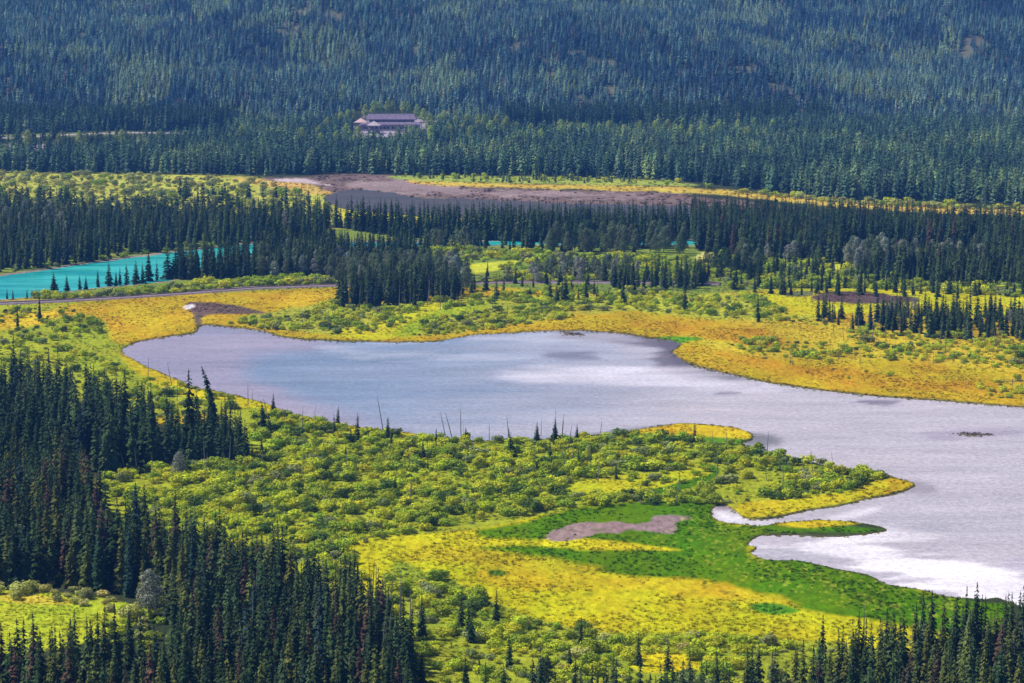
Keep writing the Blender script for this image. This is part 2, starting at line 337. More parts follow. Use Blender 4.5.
for poly, c, soft, rag, amt in [([(60,330),(260,325),(330,345),(250,360),(300,400),(420,436),(300,440),(60,370)], (.33,.27,.34), 14, 10, .8),
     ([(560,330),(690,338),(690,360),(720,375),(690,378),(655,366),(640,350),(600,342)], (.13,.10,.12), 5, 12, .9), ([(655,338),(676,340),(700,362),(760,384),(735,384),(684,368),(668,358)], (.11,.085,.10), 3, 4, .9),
     ([(500,372),(620,366),(760,384),(760,392),(620,384),(520,382)], (.66,.60,.66), 10, 14, .7), ([(470,338),(600,334),(640,340),(560,344)], (.58,.54,.60), 8, 12, .5), ([(330,350),(520,352),(560,358),(520,362),(380,360)], (.50,.50,.58), 8, 16, .5),  # pale streaks here are glitter painted into the lake colour
     ([(720,542),(800,538),(880,536),(960,548),(1060,580),(1060,620),(960,600),(880,585),(800,563),(750,556)], (.80,.74,.77), 4, 24, .9), ([(860,525),(940,535),(920,548),(860,540)], (.66,.60,.63), 6, 14, .6), ([(740,536),(800,540),(860,548),(800,554),(750,548)], (.36,.30,.34), 4, 22, .7),  # palest patches: sun glare on the lake painted as water colour
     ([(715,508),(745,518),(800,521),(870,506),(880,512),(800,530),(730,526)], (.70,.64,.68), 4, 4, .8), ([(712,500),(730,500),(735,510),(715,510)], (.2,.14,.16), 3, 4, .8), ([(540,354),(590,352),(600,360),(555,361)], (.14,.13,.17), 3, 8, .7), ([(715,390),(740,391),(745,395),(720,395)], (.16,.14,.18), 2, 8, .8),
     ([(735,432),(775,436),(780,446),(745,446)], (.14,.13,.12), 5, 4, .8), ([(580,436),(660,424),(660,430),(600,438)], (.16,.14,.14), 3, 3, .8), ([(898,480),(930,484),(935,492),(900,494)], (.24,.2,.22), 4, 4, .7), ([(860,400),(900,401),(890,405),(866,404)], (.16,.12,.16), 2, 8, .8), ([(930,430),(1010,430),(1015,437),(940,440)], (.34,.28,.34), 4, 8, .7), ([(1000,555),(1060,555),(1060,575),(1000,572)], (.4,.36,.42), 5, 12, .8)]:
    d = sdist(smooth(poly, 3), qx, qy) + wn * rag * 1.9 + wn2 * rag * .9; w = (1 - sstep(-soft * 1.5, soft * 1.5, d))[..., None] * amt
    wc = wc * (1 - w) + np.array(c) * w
ii = np.arange(gx.shape[0] - 1)[:, None] * gx.shape[1] + np.arange(gx.shape[1] - 1)[None, :]
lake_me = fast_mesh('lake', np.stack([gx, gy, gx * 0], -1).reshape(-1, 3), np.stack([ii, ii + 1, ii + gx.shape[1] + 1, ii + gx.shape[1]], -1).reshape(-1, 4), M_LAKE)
ca = lake_me.attributes.new('silt_and_glare', 'FLOAT_COLOR', 'POINT'); ca.data.foreach_set('color', np.concatenate([wc.reshape(-1, 3), np.ones((gx.size, 1))], 1).astype(np.float32).ravel())  # vertex colour holds muddy shallows and the painted glare
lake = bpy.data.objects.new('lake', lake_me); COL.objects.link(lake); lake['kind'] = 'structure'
sheet('river', -300, 1250, 233, 311.5, 0.0, M_RIVER)
sheet('marsh_pond', 250, 800, 184, 226, 0.0, M_POND)

# railway bed along the river
def strip(name, pts, width, z, material, height=.25):
    P = [tuple(map(float, at(*q))) for q in pts]
    Q = []
    for a_, b_ in zip(P, P[1:]):
        for k in range(8): Q.append((a_[0] + (b_[0] - a_[0]) * k / 8, a_[1] + (b_[1] - a_[1]) * k / 8))
    Q.append(P[-1]); vs, fs = [], []
    for i, q in enumerate(Q):
        a_ = Q[max(0, i - 1)]; b_ = Q[min(len(Q) - 1, i + 1)]; dx, dy = b_[0] - a_[0], b_[1] - a_[1]; l = math.hypot(dx, dy); nx, ny = -dy / l, dx / l
        for s_, zz in ((-1.3, z - .2), (-1, z + height), (1, z + height), (1.3, z - .2)):
            vs.append((q[0] + nx * s_ * width / 2, q[1] + ny * s_ * width / 2, zz))
    for i in range(len(Q) - 1):
        for k in range(3): fs.append((i * 4 + k, i * 4 + k + 1, i * 4 + k + 5, i * 4 + k + 4))
    return mesh_obj(name, vs, fs, material)
RAIL = [(-60,308),(0,304.5),(60,302),(130,298),(190,293.8),(256,289),(340,286),(420,284.5),(520,283),(640,283.5),(720,285)]
M_BALLAST = simple('ballast', (.20, .145, .16), .95, .6, .35)
b = strip('railway_bed', RAIL, 7.5, .3, M_BALLAST, .5); b['kind'] = 'structure'
M_STEEL = simple('rail_steel', (.22, .16, .14), .5, 1.0)
def offset(pts, m_):
    out = []
    for q in pts:
        X_, Y_ = at(*q); px_, py_ = proj(X_, Y_ + m_); out.append((float(px_), float(py_)))
    return out
for k in (-.75, .75):
    r_ = strip('rail', offset(RAIL, k), .12, .85, M_STEEL, .16); props(r_, label='rusty steel rail on the %s side of the ballast beside the turquoise river' % ('near' if k < 0 else 'far'), category='rail')
b = strip('road', [(-80,142),(0,138.5),(60,135.5),(130,133),(200,134)], 12, .3, simple('pale_road', (.30, .25, .26), .9, .3), .15); b['kind'] = 'structure'

# ---------------------------------------------------------------- plant shapes (unit size)
def tube(pts, radii, n=6):
    vs, fs = [], []
    for i, (p_, r_) in enumerate(zip(pts, radii)):
        for k in range(n):
            a_ = 2 * math.pi * k / n; vs.append((p_[0] + math.cos(a_) * r_, p_[1] + math.sin(a_) * r_, p_[2]))
    for i in range(len(pts) - 1):
        for k in range(n): fs.append((i * n + k, i * n + (k + 1) % n, (i + 1) * n + (k + 1) % n, (i + 1) * n + k))
    fs.append(tuple(range((len(pts) - 1) * n, len(pts) * n)))
    return vs, fs
def merge(parts):
    vs, fs = [], []
    for v_, f_ in parts:
        o_ = len(vs); vs += list(v_); fs += [tuple(i + o_ for i in q) for q in f_]
    return vs, fs
def spruce_crown(seed, levels=26, nb=9, R=.125, full=.85, start=.05, sparse=0., detail=True, bend=0.):
    r = random.Random(seed); vs, fs = [], []
    for i in range(levels):
        t = (i + r.uniform(-.3, .3)) / levels; t = min(max(t, 0), .985)
        z = start + (1 - start) * t
        rad = R * ((1 - t) ** full) * (1.0 if t > .08 else .8) + .013
        bx = bend * t * t
        n_ = max(4, int(nb * (.55 + .45 * (1 - t))))
        for k in range(n_):
            if r.random() < sparse: continue
            a_ = 2 * math.pi * (k + r.uniform(-.35, .35)) / n_ + i * 1.1
            rr = rad * r.uniform(.62, 1.22); dr = rr * r.uniform(.35, .75); w_ = rr * r.uniform(.28, .42)
            c_, s_ = math.cos(a_), math.sin(a_); px_, py_ = -s_, c_
            zz = z + r.uniform(-.4, .4) / levels
            def P(f, side, down): return (bx + c_ * rr * f + px_ * side, s_ * rr * f + py_ * side, zz - down)
            b0 = len(vs)
            vs += [P(.02, 0, -.012), P(.55, w_, dr * .55 + w_ * .35), P(.55, 0, dr * .32), P(.55, -w_, dr * .55 + w_ * .35), P(1, 0, dr)]
            fs += [(b0, b0 + 1, b0 + 2), (b0, b0 + 2, b0 + 3), (b0 + 1, b0 + 4, b0 + 2), (b0 + 2, b0 + 4, b0 + 3)]
            if detail and rr > .03:
                for s2 in (-1, 1):
                    b0 = len(vs); f0 = r.uniform(.45, .8); w2 = w_ * r.uniform(1.1, 1.6)
                    vs += [P(f0 - .2, 0, dr * .3), P(f0 + .12, s2 * w2, dr * .7 + w2 * .5), P(f0 + .2, s2 * w_ * .2, dr * .5)]
                    fs += [(b0, b0 + 1, b0 + 2)]
    b0 = len(vs); q = .008
    b9 = bend * .88; vs += [(b9 - q, 0, .94), (b9 + q, 0, .94), (b9, q, .94), (bend * 1.02, 0, 1.02)]; fs += [(b0, b0 + 1, b0 + 3), (b0 + 1, b0 + 2, b0 + 3), (b0 + 2, b0, b0 + 3)]
    return vs, fs
def trunk(h=.96, r=.014, bend=0.):
    return tube([(bend * t * t, 0, h * t - .02) for t in (0, .3, .6, 1)], [r, r * .75, r * .45, r * .12], 6)
def leaf_cloud(seed, lumps, n, size, flat=1.0):
    r = random.Random(seed); vs, fs = [], []
    tot = sum(l[3] ** 2 for l in lumps)
    for (cx, cy, cz, R, sz) in lumps:
        for k in range(int(n * R * R / tot)):
            th = r.uniform(0, 2 * math.pi); u = r.uniform(-.55, 1); s_ = math.sqrt(1 - u * u)
            rad = R * r.uniform(.55, 1.08)
            d = Vector((s_ * math.cos(th), s_ * math.sin(th), u)); p_ = Vector((cx, cy, cz)) + Vector((d.x * rad, d.y * rad, d.z * rad * sz))
            nn = (d + Vector((r.gauss(0, .32), r.gauss(0, .32), r.gauss(0, .32) + .1))).normalized()
            t1 = nn.orthogonal().normalized(); t2 = nn.cross(t1); q = size * r.uniform(.6, 1.4); a_ = r.uniform(0, 6.28)
            e1 = t1 * math.cos(a_) + t2 * math.sin(a_); e2 = -t1 * math.sin(a_) + t2 * math.cos(a_)
            if p_.z < .01: continue
            b0 = len(vs)
            vs += [p_ - e1 * q, p_ - e2 * q * .6, p_ + e1 * q, p_ + e2 * q * .6]; fs.append((b0, b0 + 1, b0 + 2, b0 + 3))
    return vs, fs
def shrub_geo(seed, n=900, size=.042):
    r = random.Random(seed); lumps = [(0, 0, .28, .36, 1.1)]
    for k in range(7):
        a_ = k * .9 + r.uniform(-.3, .3); d = r.uniform(.16, .32); R = r.uniform(.14, .22); lumps.append((math.cos(a_) * d, math.sin(a_) * d, r.uniform(.2, .52), R, r.uniform(.9, 1.15)))
    st = []
    for k in range(7):
        a_ = k * .9; d = r.uniform(.1, .3); st.append(tube([(0.03 * math.cos(a_), .03 * math.sin(a_), -.03), (math.cos(a_) * d * .5, math.sin(a_) * d * .5, .2), (math.cos(a_) * d, math.sin(a_) * d, .42)], [.012, .008, .004], 4))
    return leaf_cloud(seed, lumps, n, size), merge(st)
def broadleaf_geo(seed, n=1900, size=.019, slim=1.0):
    r = random.Random(seed); lumps = []
    for k in range(13):
        t = k / 12; a_ = k * 2.4; z = .26 + .64 * t; d = (.17 * math.sin(math.pi * min(1, .25 + .75 * t)) * r.uniform(.5, 1.1)) * slim
        lumps.append((math.cos(a_) * d, math.sin(a_) * d, z * .97 - .04, r.uniform(.12, .175) * (1 - .4 * t) * slim ** .5, 1.1))
    st = [tube([(0, 0, -.02), (.01, 0, .3), (0, .01, .6), (0, 0, .86)], [.018, .014, .008, .002], 6)]
    for k in range(8):
        l = lumps[k + 2]; z0 = l[2] - .12; st.append(tube([(0, 0, z0), (l[0] * .6, l[1] * .6, z0 + .05), (l[0], l[1], l[2])], [.008, .005, .002], 4))
    return leaf_cloud(seed, lumps, n, size), merge(st)
def snag_geo(seed, lean=0., nbr=12):
    r = random.Random(seed)
    tr = tube([(lean * t, 0, t) for t in (-.03, .3, .6, .85, 1)], [.013, .010, .008, .005, .002], 6); br = []
    for k in range(nbr):
        z = r.uniform(.25, .93); a_ = r.uniform(0, 6.28); l = r.uniform(.02, .07) * (1.15 - z)
        br.append(tube([(lean * z, 0, z), (lean * z + math.cos(a_) * l, math.sin(a_) * l, z - l * .15)], [.003, .0012], 3))
    return tr, merge(br)

SPR = []      # near spruce shapes: (crown mesh object, trunk mesh object)
def hidden(name, geo, material): return mesh_obj(name, geo[0], geo[1], material, link=False)
spec = [(26, 9, .115, .85, .04, .0), (30, 9, .10, .8, .05, .05), (24, 9, .14, .9, .03, .0), (30, 8, .085, .75, .08, .12), (28, 9, .12, 1.0, .05, .08), (26, 7, .09, .7, .15, .3)]
for i, (lv, nb, R_, fu, st_, spz) in enumerate(spec):
    SPR.append((hidden('crown', spruce_crown(100 + i, lv, nb, R_, fu, st_, spz), M_NEEDLE), hidden('trunk', trunk(), M_BARK)))
SHR = [tuple(hidden(n_, g_, m_) for n_, g_, m_ in (('foliage', q[0], M_SHRUB), ('stems', q[1], M_TWIG))) for q in [shrub_geo(40 + i) for i in range(6)]]
BRO = [tuple(hidden(n_, g_, m_) for n_, g_, m_ in (('crown', q[0], M_LEAF), ('trunk', q[1], M_GREY))) for q in [broadleaf_geo(60 + i, slim=[1, .8, 1.15, .65][i]) for i in range(4)]]
SNG = [tuple(hidden(n_, g_, M_GREY) for n_, g_ in (('trunk', q[0]), ('branches', q[1]))) for q in [snag_geo(80 + i, [0, .05, .12, -.08][i], [14, 8, 10, 16][i]) for i in range(4)]]
def joined(name, pairs):
    vs, fs, fm = [], [], []; mats = []
    for k, (geo, m_) in enumerate(pairs):
        o_ = len(vs); vs += list(geo[0]); fs += [tuple(i + o_ for i in f) for f in geo[1]]; fm += [k] * len(geo[1]); mats.append(m_)
    return mesh_obj(name, vs, fs, mats, link=False, fmat=fm)
LOD = []
for i in range(4): LOD.append(joined('mid_spruce', [(spruce_crown(200 + i, 20, 8, [.135, .12, .165, .11][i], [.75, .7, .8, .65][i], .03, .03), M_NEEDLE), (trunk(), M_BARK)]))
for i in range(4): LOD.append(joined('far_conifer', [(spruce_crown(300 + i, 10, 7, [.18, .20, .21, .15][i], [.5, .42, .55, .7][i], .14, .0, False), M_NEEDLE), (trunk(.9), M_BARK)]))
BLOD = [joined('grove_tree', [(q[0], M_LEAF), (q[1], M_GREY)]) for q in [broadleaf_geo(460 + i, 500, .035) for i in range(2)]]
SLOD = [joined('thicket_shrub', [(shrub_geo(400 + i, 420, .06)[0], M_SHRUB), (shrub_geo(400 + i)[1], M_TWIG)]) for i in range(4)]

# ---------------------------------------------------------------- scatter
class Plant: pass
spruces, shrubs, broads, snags = [], [], [], []
def pxscale(y): return (y + 20) / CAM_H            # pixels per metre of height at a base seen at y
def sample(poly, n, seed, mind=0., avoid=()):
    r = np.random.default_rng(seed); P = np.array(poly, float)
    wx, wy = at(P[:, 0], P[:, 1]); out = []
    cell = {}
    tries = 0
    while len(out) < n and tries < 60:
        tries += 1
        X_ = r.uniform(wx.min(), wx.max(), n * 2); Y_ = r.uniform(wy.min(), wy.max(), n * 2)
        px_, py_ = proj(X_, Y_); ok = inside(poly, px_, py_)
        for a_ in avoid: ok &= ~inside(a_, px_, py_)
        for x_, y_, u_, v_ in zip(X_[ok], Y_[ok], px_[ok], py_[ok]):
            if mind:
                k = (int(x_ // mind), int(y_ // mind)); bad = False
                for i in (-1, 0, 1):
                    for j in (-1, 0, 1):
                        for q in cell.get((k[0] + i, k[1] + j), ()):
                            if (q[0] - x_) ** 2 + (q[1] - y_) ** 2 < mind * mind: bad = True
                if bad: continue
                cell.setdefault(k, []).append((x_, y_))
            out.append((x_, y_, u_, v_))
            if len(out) >= n: break
    return out
NEED = dict(dark=(.046, .080, .034), mid=(.092, .138, .052), olive=(.135, .155, .038), rust=(.12, .075, .055), blue=(.036, .070, .062))
def jit(c, r, a_=.22):
    f = 1 + r.uniform(-a_, a_); return tuple(q * f * (1 + r.uniform(-.08, .08)) for q in c)
rr_ = random.Random(11)
def add(lst, X_, Y_, h, w_, tint, region, tone='', var=0, lean=0., label=None, shape=None, z=None):
    p_ = Plant(); p_.X, p_.Y, p_.h, p_.w = float(X_), float(Y_), h, w_; p_.tint = tint; p_.region = region; p_.tone = tone; p_.var = var; p_.lean = lean; p_.label = label; p_.rot = rr_.uniform(0, 6.28)
    p_.z = (float(hill_z(X_, Y_)) + .2) if z is None else z; p_.px, p_.py = map(float, proj(p_.X, p_.Y, p_.z)); p_.ph = h * 2580 / (p_.Y + 18); lst.append(p_); return p_
def pick(mix):
    t = rr_.random(); s_ = 0
    for k, v in mix.items():
        s_ += v
        if t < s_: return k
    return k
def grove(poly, n, hr, seed, region, mix={'dark': .6, 'mid': .3, 'blue': .1}, mind=2.0, wr=(.8, 1.3), avoid=()):
    for X_, Y_, u_, v_ in sample(poly, n, seed, mind, avoid):
        h = rr_.uniform(*hr) * (1 if rr_.random() > .15 else .75); t = pick(mix)
        add(spruces, X_, Y_, h, rr_.uniform(*wr), jit(NEED[t], rr_), region, t)
def spruce_at(x, yb, yt, region, tone='dark', w_=1., lean=0., label=None):
    X_, Y_ = at(x, yb); add(spruces, X_, Y_, (yb - yt) / pxscale(yb), w_, jit(NEED[tone], rr_, .1), region, tone, lean=lean, label=label).keep = True

LAWN = [(-100,583),(0,586),(60,588),(130,598),(160,610),(150,640),(60,662),(-100,668)]
grove([(-30,398),(50,402),(100,424),(160,432),(205,436),(238,442),(250,458),(200,464),(140,472),(90,476),(60,470),(-30,475)], 190, (14, 20), 1, 'standA', mind=2.4, wr=(.9, 1.3))
for q in spruces:
    if q.px > 150: q.h *= 1 - .34 * min(1, (q.px - 150) / 30); q.ph *= .7
grove([(-30,498),(60,512),(130,548),(200,575),(300,606),(360,622),(395,648),(408,690),(415,800),(-60,800)], 900, (9.5, 18), 2, 'forestB', {'dark': .48, 'mid': .2, 'olive': .2, 'rust': .09, 'blue': .03}, 2.5, (.95, 1.35), avoid=[LAWN, [(134,612),(172,612),(176,700),(130,700)], [(-100,640),(150,630),(150,686),(-100,700)], [(60,500),(130,500),(130,560),(60,545)]])
grove([(-40,462),(60,478),(90,498),(110,545),(50,545),(-40,540)], 110, (13, 17), 31, 'forestB', {'dark': .5, 'mid': .2, 'olive': .2, 'rust': .1}, 2.4, (.95, 1.35))
grove([(540,738),(700,733),(800,712),(850,690),(900,672),(960,660),(1050,652),(1050,830),(500,830)], 430, (11, 16), 3, 'forestC', {'dark': .38, 'mid': .22, 'olive': .32, 'rust': .08}, 2.4, (.9, 1.25))
grove([(420,745),(540,735),(540,800),(420,800)], 30, (9, 14), 4, 'forestC')
grove([(-30,219),(80,216),(180,218),(300,222),(330,227),(325,240),(240,246),(170,251.5),(110,259),(40,269),(-30,276)], 900, (10.5, 17), 5, 'northbank', {'dark': .36, 'mid': .42, 'olive': .08, 'blue': .14}, 3.4)
grove([(-20,205),(75,203),(75,214),(-20,216)], 30, (12, 15), 6, 'northbank')
grove([(180,196),(330,196),(330,214),(180,210)], 26, (8, 13), 7, 'meadow_back', mind=4)
grove([(318,226),(420,231),(700,231),(700,240),(560,243),(400,238)], 420, (13, 18.5), 8, 'belt', {'dark': .6, 'mid': .25, 'blue': .15}, 3.0)
grove([(690,226),(760,226),(900,232),(1050,238),(1050,284),(900,280),(850,266),(700,252)], 1050, (14.5, 19.5), 9, 'belt', {'dark': .5, 'mid': .3, 'blue': .15, 'rust': .05}, 3.4, avoid=[[(840,246),(985,250),(985,275),(840,272)]])
grove([(325,302),(345,296),(400,288),(440,290),(468,296),(460,302),(420,303),(380,308),(345,309)], 85, (12, 16.5), 10, 'clump', {'dark': .6, 'mid': .25, 'blue': .15}, 2.2)
grove([(602,280),(700,276),(712,284),(690,291),(606,291)], 60, (9, 12.5), 12, 'clump2', mind=2.4)
grove([(812,317),(870,320),(900,314),(940,318),(1050,318),(1050,340),(1000,341),(960,342),(930,338),(890,336),(862,333),(825,326)], 120, (8.5, 12.5), 13, 'clump3', {'dark': .5, 'mid': .4, 'blue': .1}, 2.2)
grove([(440,272),(600,270),(600,305),(470,300)], 34, (6, 10), 14, 'scatter', mind=6)
grove([(700,275),(1050,284),(1050,300),(740,296)], 120, (6.5, 10), 15, 'scatter', mind=3.5)
grove([(178,273),(235,264),(335,252),(335,279),(250,280),(178,281)], 230, (12, 17), 16, 'southbank', mind=2.6)
grove([(400,240),(520,246),(700,248),(700,254),(520,252),(400,250)], 60, (9, 13), 17, 'belt', {'mid': .7, 'blue': .3}, 3.0)
grove([(325,250),(430,250),(430,266),(330,270)], 90, (10, 14), 22, 'southbank', mind=2.6)
grove([(720,262),(900,264),(900,284),(740,282)], 60, (7, 11), 23, 'scatter', mind=4)
grove([(-20,142),(130,138),(150,150),(110,160),(-20,164)], 150, (11, 16), 24, 'belt', mind=4)
grove([(900,272),(1050,276),(1050,290),(930,288)], 130, (11, 14), 18, 'belt', {'mid': .6, 'dark': .4}, 2.8)
grove([(400,177),(640,179),(640,184),(520,184),(420,181)], 60, (5, 8), 19, 'farshore', {'mid': 1.}, 4)
grove([(230,402),(300,418),(450,440),(700,440),(640,480),(350,500),(250,470)], 26, (3, 7), 20, 'peninsula', {'dark': .6, 'mid': .4}, 6)
grove([(400,600),(430,610),(560,640),(680,650),(800,665),(800,720),(400,720)], 22, (4, 9), 21, 'shrubbery', {'dark': .8, 'mid': .2}, 4)
# the valley forest at the foot of the hill and the hillside itself: spread in metres, not by bearing
GAPS = [[(-90,137),(0,135),(130,131),(235,131),(235,139),(150,150),(100,160),(-90,163)], [(353,124),(426,124),(442,128),(442,134),(426,143),(400,145),(386,151),(353,151)], [(508,128),(640,129),(760,131),(800,133),(700,139),(508,139)]]
BAND = [(-330,128),(1350,128),(1350,212),(1030,205),(940,203),(850,200),(760,191),(700,184),(640,178),(400,175),(345,174),(260,176),(-330,170)]
r2 = np.random.default_rng(99)
def spread(y0, y1, sp_, accept, hr, region, mixf):
    n_ = 0
    yv = y0
    while yv < y1:
        half = 640 / FPX * yv
        xs = np.arange(-half, half, sp_) + r2.uniform(-.42, .42, int(math.ceil(2 * half / sp_))) * sp_
        ys = yv + r2.uniform(-.42, .42, len(xs)) * sp_
        ok = accept(xs, ys)
        for X_, Y_ in zip(xs[ok], ys[ok]):
            t = mixf(X_, Y_)
            add(spruces, X_, Y_, rr_.uniform(*hr) * (1 if rr_.random() > .12 else .8), rr_.uniform(.85, 1.25), jit(NEED[t] if isinstance(t, str) else t, rr_, .5), region, t if isinstance(t, str) else 'mid'); n_ += 1
        yv += sp_ * .92
    return n_
HT = {'a': (.11, .195, .175), 'b': (.045, .09, .12), 'c': (.21, .30, .20), 'd': (.20, .25, .07), 'e': (.15, .12, .11)}  # hillside tints pushed toward blue, carrying part of the distance haze
BH = {'a': (.075, .14, .085), 'b': (.04, .075, .06), 'c': (.13, .20, .10), 'd': (.22, .29, .10)}
def acc_band(xs, ys):
    u_, v_ = proj(xs, ys); ok = inside(BAND, u_, v_) & (ys < foot(xs) + 20)
    for g_ in GAPS: ok &= ~inside(g_, u_, v_)
    return ok
spread(1450, 2300, 6.6, acc_band, (11.5, 19), 'valley_forest', lambda X_, Y_: BH[pick({'c': .50, 'd': .20, 'a': .30} if float(fbm(X_ / 40, Y_ / 90, 38)) > .56 else {'a': .45, 'b': .42, 'c': .12, 'd': .01})])
def acc_hill(xs, ys):
    ok = ys > foot(xs) + 8
    u_, v_ = proj(xs, ys)
    for g_ in GAPS: ok &= ~inside(g_, u_, v_)
    return ok & (fbm(xs / 26, ys / 60, 21) < .75)
def hill_tone(X_, Y_):
    u_ = float(proj(X_, Y_)[0])
    if Y_ < foot(X_) + 75 and (u_ < 238 or 500 < u_ < 830): return 'dark' if rr_.random() < .8 else 'blue'  # foot rows tinted dark to paint the shaded forest fronts
    k = float(fbm(X_ / 55, Y_ / 100, 33)); q = float(fbm((X_ + Y_ * .5) / 45, (Y_ - X_ * .3) / 160, 35))
    if k > .60: return HT['d' if rr_.random() < .22 else 'c']
    if q > .58: return HT[pick({'b': .75, 'a': .2, 'e': .05})]  # diagonal bands of darker tint paint the shade of ravines
    return HT[pick({'a': .55, 'b': .22, 'c': .18, 'd': .015, 'e': .035})]
spread(2150, 3500, 6.4, acc_hill, (8.5, 15.5), 'hillside', hill_tone)
for q in spruces:
    if q.region == 'hillside' and q.Y < foot(q.X) + 75 and q.tone in ('dark', 'blue'): q.h = rr_.uniform(17, 21); q.w *= .75

# single spruces one can point at
spruce_at(190, 452, 367, 'standA', w_=1.15, label='tall straight dark spruce against the lake, left of the bent one')
spruce_at(215, 434, 364, 'standA', w_=.8, lean=-.17, label='dark spruce bent over to the left at its top against the lake')
for x, yb, yt, w_ in ((197,448,385,.8),(222,440,398,.9),(226,444,396,.9),(231,448,400,.9),(218,455,410,1.2),(236,455,408,1.2),(240,460,416,1.0),(245,461,418,1.1),(230,462,420,1.3)): spruce_at(x, yb, yt, 'standA', w_=w_)
for x, yb, yt, w_ in ((15,405,332,.9),(50,412,346,.8),(125,428,368,1.),(104,425,372,.8),(87,415,352,.7)): spruce_at(x, yb, yt, 'standA', w_=w_)
for x, yb, yt, w_, lb in ((263,432,404,1.7,'broad dark young spruce in the shrubs, left of a leaning dead stem'),(269,434,411,1.3,None),(276,419,408,1.5,None),(335,437,413,1.,None),(351,444,427,1.2,None),
        (388,441,416,1.6,'lone dark spruce on the near lakeshore with a bare stem above it'),(358,441,411,.9,None),(466,442,426,1.3,None),(537,444,421,1.6,'left one of three small spruces lined up on the near lakeshore'),
        (555,443,418,1.5,'middle one of three small spruces lined up on the near lakeshore'),(577,442,423,1.4,'right one of three small spruces lined up on the near lakeshore'),(509,438,427,1.,None),(408,636,0,0,None)):
    if yt: spruce_at(x, yb, yt, 'peninsula', w_=w_, label=lb)
for x, yb, yt, w_, lb in ((54,292,271,1.7,'broad dark spruce on the river bank, leftmost of the larger ones'),(67,291,274,1.3,None),(80,290,274,1.3,None),(86,290,275,1.2,None),(98,287,269,1.2,'slim single spruce before the turquoise river, between two pairs'),
        (109,286,262,1.5,None),(116,286,270,1.,None),(120,285,267,1.,None),(127,285,262,1.2,None),(136,284,260,1.5,None),(143,283,262,1.,None),(149,281,249,1.5,'tallest spruce in front of the turquoise river'),(157,280,260,1.1,None),
        (168,279,247,1.4,None),(176,279,246,1.6,None),(184,279,244,1.2,None),(191,279,248,1.3,None),(7,299,288,1.2,None),(13,300,289,1.2,None),(27,299,288,1.,None),(40,322,290,.7,'thin ragged spruce in the shrubs left of the gold meadow'),(18,330,300,.6,None)):
    spruce_at(x, yb, yt, 'riverbank', w_=w_, label=lb)
for x, yb, yt in ((186,201,176),(68,208,187),(249,201,182),(274,201,190),(282,202,191),(296,202,194),(228,204,186)): spruce_at(x, yb, yt, 'meadow_back', w_=1.2)
spruce_at(422, 640, 590, 'shrubbery', w_=.9, label='lone dark spruce standing in the lime shrubs right of the foreground forest')
spruce_at(410, 655, 596, 'shrubbery', w_=.7); spruce_at(379, 628, 566, 'shrubbery', w_=.9); spruce_at(369, 622, 562, 'shrubbery', w_=.6)
for x, yb, yt in ((541,708,645),(532,720,655),(575,712,652),(504,700,662),(608,720,658),(640,722,655),(672,715,655),(700,722,660),(716,718,648)): spruce_at(x, yb, yt, 'forestC', w_=1.1)
for x, yb, yt in ((822,685,612),(842,688,622),(862,690,624),(892,680,615),(922,672,588),(915,674,600),(930,676,604),(965,668,582),(973,672,592),(984,670,592),(1004,672,592),(1022,668,580),(1010,676,590)): spruce_at(x, yb, yt, 'forestC', w_=.85)
spruce_at(758, 323, 291, 'clump3', w_=.7); spruce_at(818, 322, 290, 'clump3', w_=.8); spruce_at(935, 330, 282, 'clump3', w_=.6); spruce_at(990, 330, 286, 'clump3', w_=.8); spruce_at(970, 330, 284, 'clump3', w_=.7, lean=.08)
spruce_at(486, 291, 268, 'scatter', w_=1.1); spruce_at(565, 302, 270, 'scatter'); spruce_at(623, 305, 278, 'scatter'); spruce_at(685, 311, 282, 'scatter', w_=1.1); spruce_at(415, 311, 282, 'clump', w_=1.1)

# shrubs
SHT = dict(lime=(.52, .56, .030), green=(.31, .40, .030), grey=(.27, .31, .11), pale=(.44, .44, .12), dark=(.10, .16, .03))
def thicket(poly, n, wr, seed, region, mix, mind=1.6, avoid=()):
    for X_, Y_, u_, v_ in sample(poly, n, seed, mind, avoid):
        w_ = wr[0] * .75 + (wr[1] * 1.25 - wr[0] * .75) * rr_.random() ** 2.0; dr = float(fbm(X_ / 14, Y_ / 22, 71))
        t = pick(mix) if rr_.random() < .6 else ('lime' if dr > .5 else 'green') if 'lime' in mix else pick(mix)
        if region in ('peninsula', 'shrubbery', 'leftshore', 'northshore') and float(fbm(X_ / 9, Y_ / 14, 91)) + rr_.uniform(-.05, .05) < .35: continue
        add(shrubs, X_, Y_, w_ * rr_.uniform(.65, .95), w_, jit(SHT[t], rr_, .14), region, t).ay = rr_.uniform(.7, 1.5)
E1 = [(560,488),(600,478),(650,473),(700,469),(722,466),(716,478),(690,487),(650,498),(575,498)]
E2 = [(740,504),(800,500),(850,494),(885,478),(920,486),(870,500),(800,514),(745,520)]
E4 = [(640,490),(690,481),(708,474),(690,466),(688,461),(715,464),(728,470),(724,480),(690,494),(655,500),(638,498)]
E3 = [(225,392),(340,420),(450,437),(430,442),(330,426),(240,405)]
pmix = {'lime': .38, 'green': .26, 'grey': .12, 'dark': .24}
thicket([(110,476),(170,470),(250,462),(256,412),(330,426),(400,436),(450,441),(530,442),(620,436),(740,446),(790,460),(880,476),(890,484),(860,494),(790,504),(735,506),(700,499),(640,503),(560,508),(510,520),(440,530),(360,545),(300,545),(230,525),(180,512),(110,497),(90,480)],
        2500, (1.8, 4.4), 41, 'peninsula', pmix, 1.7, [E1, E2, E3, E4])
thicket([(590,476),(700,466),(720,470),(690,484),(640,490)], 26, (2.0, 3.4), 60, 'peninsula', pmix, 3)
